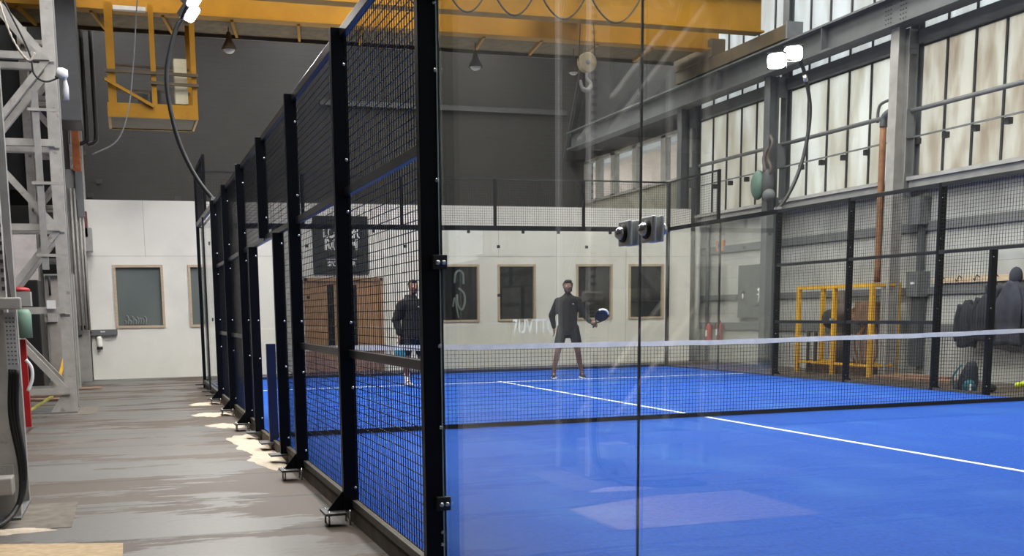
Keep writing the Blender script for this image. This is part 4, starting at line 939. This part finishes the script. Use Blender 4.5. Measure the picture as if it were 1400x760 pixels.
def headparts(c, s=1., look=(0, -1, 0)):
    """c centre of the head; face towards -y locally; look tilts"""
    c = Vector(c); P = []
    P.append((c+Vector((0, .012, .03))*s, .078*s, c+Vector((0, -.005, .0))*s, .072*s, (.95, 1.12, 1.05), (.93, 1.1, 1)))
    P.append((c+Vector((0, -.02, -.02))*s, .064*s, c+Vector((0, -.045, -.078))*s, .036*s, (1, 1, 1), (1.05, .9, .8)))
    P.append((c+Vector((0, -.078, .012))*s, .009*s, c+Vector((0, -.1, -.022))*s, .0135*s))   # nose
    P.append((c+Vector((-.03, -.072, .028))*s, .012*s, c+Vector((.03, -.072, .028))*s, .012*s))  # brow
    P.append((c+Vector((-.018, -.083, -.05))*s, .0085*s, c+Vector((.018, -.083, -.05))*s, .0085*s))  # lips
    for sx in (-1, 1):
        P.append((c+Vector((sx*.076, .008, .014))*s, .017*s, c+Vector((sx*.075, .004, -.016))*s, .011*s, (.45, .8, 1), (.5, .8, 1)))
        P.append((c+Vector((sx*.036, -.066, -.012))*s, .018*s, c+Vector((sx*.04, -.055, -.02))*s, .018*s))
    return P
def face_details(c, T, par, s=1.):
    c = Vector(c)
    for sx in (-1, 1):
        e = MB().ball(T @ (c+Vector((sx*.031, -.078, .008))*s), .0095*s, 10); e.build('eye', M['shoew'], par)
        MB().ball(T @ (c+Vector((sx*.031, -.0865, .008))*s), .0048*s, 8).build('iris', M['hair'], par)
def person(name, label, loc, yaw, J, dress):
    p = thing(name, label, 'person', loc)
    T = Matrix.Rotation(yaw, 4, 'Z')
    return p, T

# ---- player with racket: local frame x = towards picture right, -y = towards the camera side
yaw1 = -.30
p1 = thing('person', 'bearded person in black hooded top and dark shorts, feet apart, holding a racket out low', 'person', (6.49, 17.40, 0))
T1 = Matrix.Rotation(yaw1, 4, 'Z')
hd = (.0, -.02, 1.70); nk = (.0, 0, 1.52)
LS, RS = (-.185, .0, 1.45), (.195, .0, 1.46)
LE, LW = (-.295, .02, 1.17), (-.262, -.06, .93)
RE, RW = (.30, -.04, 1.19), (.43, -.15, 1.02)
LH, RH = (-.10, 0, .93), (.11, 0, .93)
LK, LA = (-.19, -.05, .50), (-.265, .02, .10)
RK, RA = (.185, -.05, .50), (.265, .03, .10)
body = [((0, 0, 1.18), .13, (0, 0, 1.40), .15, (1.05, .72, 1), (1.1, .7, 1)), ((0, 0, .98), .14, (0, 0, 1.2), .13, (1.05, .75, 1), (1, .72, 1)),
        (LS, .06, RS, .06), ((0, .005, 1.45), .06, (0, -.0, 1.6), .056), (LH, .09, LK, .058), (RH, .09, RK, .058),
        (LS, .055, LE, .042), (LE, .04, LW, .027), (RS, .055, RE, .042), (RE, .04, RW, .027)]
for K, A in ((LK, LA), (RK, RA)):
    K, A = Vector(K), Vector(A); mid = K.lerp(A, .35)+Vector((0, .025, 0))
    body += [(K, .055, mid, .056), (mid, .056, A, .034), (A, .036, A+Vector((0, -.12, -.05)), .03)]
body += headparts(hd, 1.12)
body += hand(LW, (.05, -.1, -1), (0, -1, 0), .5)
gd_ = Vector(RW); body += hand(RW, (.75, -.25, -.35), (0, -.3, 1), 1.3)
bodymesh('body', body, M['skin'], T1, p1, .009, 4)
top = [((0, 0, .94), .16, (0, 0, 1.2), .165, (1.14, .85, .45), (1.14, .82, 1)), ((0, 0, 1.15), .165, (0, 0, 1.40), .17, (1.14, .82, 1), (1.2, .8, 1)),
       ((LS[0]*.92, 0, 1.425), .082, (0, 0, 1.46), .095), ((RS[0]*.92, 0, 1.435), .082, (0, 0, 1.46), .095), ((0, .01, 1.47), .10, (0, .0, 1.55), .072, (1.15, .9, .8), (1.15, 1.1, .7)), ((LS[0]*.95, 0, LS[2]-.02), .082, LE, .068), (LE, .066, (LW[0]-.003, LW[1], LW[2]+.03), .042), ((RS[0]*.95, 0, RS[2]-.02), .082, RE, .068), (RE, .066, Vector(RW)-Vector((.03, -.02, -.03)), .042),
       ((0, .08, 1.50), .075, (0, .1, 1.42), .07, (1.4, .7, .9), (1.2, .6, 1))]
bodymesh('hooded_top', top, M['cloth'], T1, p1, .012, 5)
sh = [((0, 0, .95), .14, (0, 0, .86), .12, (1.1, .8, .7), (1.25, .85, 1)), (LH, .108, (-.165, -.03, .64), .098), (RH, .108, (.17, -.03, .64), .098)]
bodymesh('shorts', sh, M['cloth2'], T1, p1, .012, 3)
c = Vector(hd)
hair = [(c+Vector((0, .03, .045)), .08, c+Vector((0, .01, .065)), .072, (.98, 1.08, .95), (1, 1.15, .8)), (c+Vector((-.066, .02, .02)), .022, c+Vector((-.068, .0, .05)), .02), (c+Vector((.066, .02, .02)), .022, c+Vector((.068, .0, .05)), .02), (c+Vector((-.04, -.05, .09)), .024, c+Vector((.04, -.05, .09)), .024)]
bodymesh('hair', grow(hair, hd), M['hair'], T1, p1, .008, 3)
beard = [(c+Vector((0, -.05, -.085)), .034, c+Vector((0, -.03, -.075)), .04, (1.15, .9, .9), (1.3, .9, .8))]
for sx in (-1, 1): beard.append((c+Vector((sx*.06, -.012, -.01)), .014, c+Vector((sx*.045, -.045, -.065)), .022))
beard.append((c+Vector((-.022, -.088, -.037)), .0065, c+Vector((.022, -.088, -.037)), .0065))
bodymesh('beard', grow(beard, hd), M['hair'], T1, p1, .007, 2)
def tr_build(mb, T, name, m, par): mb.v = [tuple(T @ Vector(v)) for v in mb.v]; return mb.build(name, m, par)
def eyes(c, T, par):
    save = WL.get(par.name); WL[par.name] = Vector((0, 0, 0))
    for sx in (-1, 1):
        e = MB().ball(Vector(c)+Vector((sx*.03, -.078, .01))*1.12, .0105, 10); tr_build(e, T, 'eye', M['shoew'], par)
        e = MB().ball(Vector(c)+Vector((sx*.03, -.0865, .01))*1.12, .0055, 8); tr_build(e, T, 'iris', M['hair'], par)
    WL[par.name] = save
eyes(hd, T1, p1)
WLp = WL[p1.name]; WL[p1.name] = Vector((0, 0, 0))
for A in (LA, RA):
    sh_ = [((A[0], .05, .045), .045, (A[0]*1.08, -.16, .035), .04, (.85, 1, .95), (.95, 1, .8)), ((A[0], .03, .06), .042, (A[0], -.03, .08), .04)]
    s_o = bodymesh('shoe', sh_, M['shoe'], T1, p1, .008, 3)
    so = MB().add([(A[0]*1.0+dx, y, z) for z in (.0, .02) for dx, y in ((-.04, .09), (.04, .09), (.052, -.1), (.035, -.2), (-.03, -.2), (-.045, -.1))], [(5, 4, 3, 2, 1, 0), (6, 7, 8, 9, 10, 11)]+[(i, (i+1) % 6, 6+(i+1) % 6, 6+i) for i in range(6)])
    tr_build(so, T1, 'sole', M['shoew'], s_o)
logo = MB().box(.07, .105, -.134, -.128, 1.375, 1.388); tr_build(logo, T1, 'chest_logo', M['signw'], p1)
WL[p1.name] = WLp
# racket
def racket(label, grip, tip_dir, nrm, m, group=None, rim='tape', s=1.):
    g = Vector(grip); d = Vector(tip_dir).normalized(); nn = Vector(nrm); nn = (nn-d*nn.dot(d)).normalized(); a = d.cross(nn).normalized()
    r = thing('padel_racket', label, 'racket', tuple(g), 'padel rackets')
    mb = MB(); mb.tube([g-d*.07, g+d*.06], .015, 10); mb.build('grip', M['rub'], r)
    c = g+d*.27*s; n = 32; out = []
    for i in range(n):
        t = 2*pi*i/n; k = 1.; out.append(c+a*(.122*s*math.cos(t))+d*(.135*s*math.sin(t)))
    hp = []
    vs = []; fs = []
    for off in (-.016, .016): vs += [q+nn*off for q in out]
    vs += [c-nn*.018, c+nn*.018]
    for i in range(n): j = (i+1) % n; fs += [(i, j, 2*n), (n+j, n+i, 2*n+1)]
    MB().add(vs, fs).build('face', m, r)
    MB().tube(out+[out[0]], .019, 8, cap=False).build('rim', M['rub'] if rim == 'tape' else M[rim], r)
    MB().tube(out[3:14], .0205, 8).build('rim_band', M['tape'] if rim == 'tape' else M['teak'], r)
    mb = MB()
    for sx in (-1, 1): mb.tube([g+d*.05, g+d*.1+a*sx*.045, g+d*.16*s+a*sx*.085*s], .012, 8)
    mb.build('throat', M['rub'], r)
    hs = MB()
    for i in range(-3, 4):
        for j in range(-3, 4):
            if i*i+j*j < 11:
                for sg in (-1, 1): hs.lathe([(.001, 0), (.006, 0), (.006, .0015), (.001, .0015)], c+a*i*.026*s+d*j*.026*s+nn*sg*.0175, nn*sg, 6)
    hs.build('drill_holes', M['black'], r)
    return r
R1 = T1
def wp(loc, T, v): return Vector(loc)+(T @ Vector(v))
hwp = wp((6.49, 17.40, 0), T1, (RW[0]+.06, RW[1]-.02, RW[2]-.03))
racket('grey-blue padel racket with a pale rim held out by the bearded player', hwp, T1 @ Vector((.42, -.55, .72)), T1 @ Vector((-.1, -.7, -.55)), M['teak'], s=.92)

# ---- player at left in loose top
p2 = thing('person', 'person in loose black hooded top and white socks walking with a teal racket held down', 'person', (3.30, 16.80, 0))
yaw2 = .12; T2 = Matrix.Rotation(yaw2, 4, 'Z')
hd = (.03, -.03, 1.70); LS, RS = (-.2, 0, 1.43), (.2, 0, 1.43); LE, LW = (-.285, .02, 1.14), (-.26, -.06, .88); RE, RW = (.29, .02, 1.14), (.27, -.06, .88)
LH, RH = (-.1, 0, .9), (.1, 0, .9); LK, LA = (-.11, -.03, .49), (-.10, .02, .10); RK, RA = (.17, .02, .49), (.24, .08, .10)
body = [((0, 0, 1.0), .14, (0, 0, 1.40), .15, (1.1, .8, 1), (1.1, .7, 1)), (LS, .06, RS, .06), ((0, .005, 1.45), .06, (.02, -.01, 1.6), .058), (LH, .095, LK, .06), (RH, .095, RK, .06),
        (LS, .055, LE, .045), (LE, .043, LW, .029), (RS, .055, RE, .045), (RE, .043, RW, .029)]
for K, A in ((LK, LA), (RK, RA)):
    K, A = Vector(K), Vector(A); mid = K.lerp(A, .35)+Vector((0, .025, 0)); body += [(K, .057, mid, .058), (mid, .058, A, .036), (A, .038, A+Vector((0, -.12, -.05)), .03)]
body += headparts(hd, 1.12); body += hand(LW, (.02, -.08, -1), (0, -1, 0), 1.1); body += hand(RW, (-.02, -.08, -1), (0, -1, 0), .6)
bodymesh('body', body, M['skin'], T2, p2, .009, 4)
top = [((0, 0, .84), .165, (0, 0, 1.2), .16, (1.28, .9, .45), (1.12, .85, 1)), ((0, 0, 1.15), .16, (0, 0, 1.39), .165, (1.1, .85, 1), (1.14, .8, 1)), ((LS[0]*.9, 0, 1.40), .09, (0, 0, 1.45), .1), ((RS[0]*.9, 0, 1.40), .09, (0, 0, 1.45), .1), ((0, .01, 1.46), .1, (.01, .0, 1.54), .075, (1.2, 1, .8), (1.2, 1.15, .7)),
       ((LS[0]*.93, 0, 1.395), .09, LE, .075), (LE, .07, (LW[0], LW[1], LW[2]+.03), .046), ((RS[0]*.93, 0, 1.395), .09, RE, .075), (RE, .07, (RW[0], RW[1], RW[2]+.03), .046), ((0, .09, 1.5), .08, (0, .11, 1.4), .075, (1.4, .7, .9), (1.2, .6, 1))]
bodymesh('hooded_top', top, M['cloth'], T2, p2, .012, 5)
sh = [((0, 0, .9), .15, (0, 0, .82), .13, (1.1, .8, .7), (1.25, .85, 1)), (LH, .115, (-.12, -.02, .60), .10), (RH, .115, (.16, .0, .60), .10)]
bodymesh('shorts', sh, M['cloth2'], T2, p2, .012, 3)
c = Vector(hd)
hair = [(c+Vector((0, .03, .045)), .078, c+Vector((0, .015, .062)), .07, (.98, 1.06, .95), (1, 1.12, .8)), (c+Vector((-.03, -.055, .085)), .02, c+Vector((.03, -.055, .085)), .02)]
bodymesh('hair', grow(hair, hd), M['hair'], T2, p2, .008, 3)
hb_ = MB().lathe([(.081, -.012), (.084, 0), (.081, .012)], (0, 0, 0), n=24)
beard = [(c+Vector((0, -.05, -.085)), .032, c+Vector((0, -.03, -.075)), .038, (1.1, .9, .8), (1.25, .9, .7)), (c+Vector((-.02, -.088, -.037)), .006, c+Vector((.02, -.088, -.037)), .006)]
bodymesh('beard', grow(beard, hd), M['hair'], T2, p2, .007, 2); eyes(hd, T2, p2)
WLp = WL[p2.name]; WL[p2.name] = Vector((0, 0, 0))
for A in (LA, RA):
    bodymesh('sock', [((A[0], A[1], .09), .046, (A[0], A[1]+.005, .24), .05)], M['shoew'], T2, p2, .009, 2)
    s_o = bodymesh('shoe', [((A[0], A[1]+.03, .045), .045, (A[0], A[1]-.18, .035), .04, (.85, 1, .95), (.95, 1, .8)), ((A[0], A[1]+.01, .06), .044, (A[0], A[1]-.05, .08), .04)], M['shoew'], T2, p2, .008, 3)
logo = MB().box(.06, .1, -.146, -.138, 1.36, 1.372); tr_build(logo, T2, 'chest_logo', M['signw'], p2)
WL[p2.name] = WLp
hwp = wp((3.30, 16.80, 0), T2, (LW[0]+.0, LW[1]-.03, LW[2]-.09))
racket('teal padel racket hanging from the hand of the left player', hwp, T2 @ Vector((-.1, -.25, -.9)), T2 @ Vector((.35, -.9, .2)), M['cyan'], rim='teal')

# ------------------------------------------------------------------ camera, world, light
cam_p = dict(x=-1.3973, y=-.6673, z=1.2527, yaw=.2953, pitch=-.1356, roll=-.0155, f=1415.4, cy=620.76, cx=612.25)
cy_, sy_ = math.cos(cam_p['yaw']), math.sin(cam_p['yaw'])
F = Vector((sy_*math.cos(cam_p['pitch']), cy_*math.cos(cam_p['pitch']), math.sin(cam_p['pitch']))); Rr = Vector((cy_, -sy_, 0)); U = Rr.cross(F)
cr_, sr_ = math.cos(cam_p['roll']), math.sin(cam_p['roll']); R2 = Rr*cr_+U*sr_; U2 = -Rr*sr_+U*cr_
cd = bpy.data.cameras.new('camera'); co = bpy.data.objects.new('camera', cd); COL.objects.link(co); S.camera = co
m = Matrix((R2, U2, -F)).transposed().to_4x4(); m.translation = Vector((cam_p['x'], cam_p['y'], cam_p['z'])); co.matrix_world = m
cd.sensor_fit = 'HORIZONTAL'; cd.sensor_width = 36; cd.lens = 36*cam_p['f']/1400
cd.shift_x = (700-cam_p['cx'])/1400; cd.shift_y = (cam_p['cy']-380)/1400; cd.clip_start = .05; cd.clip_end = 200

w = bpy.data.worlds.new('daylight'); S.world = w; w.use_nodes = True
bgn = w.node_tree.nodes['Background']; bgn.inputs[0].default_value = (.88, .94, 1., 1); bgn.inputs[1].default_value = 2.5

S.view_settings.view_transform = 'Standard'; S.view_settings.look = 'None'; S.view_settings.gamma = 1; S.view_settings.use_curve_mapping = False
S.view_settings.exposure = 0.0
cy = S.cycles; cy.use_denoising = True; cy.max_bounces = 8; cy.diffuse_bounces = 4; cy.glossy_bounces = 4; cy.transmission_bounces = 6; cy.transparent_max_bounces = 24
cy.caustics_reflective = False; cy.caustics_refractive = False; cy.sample_clamp_indirect = 6.
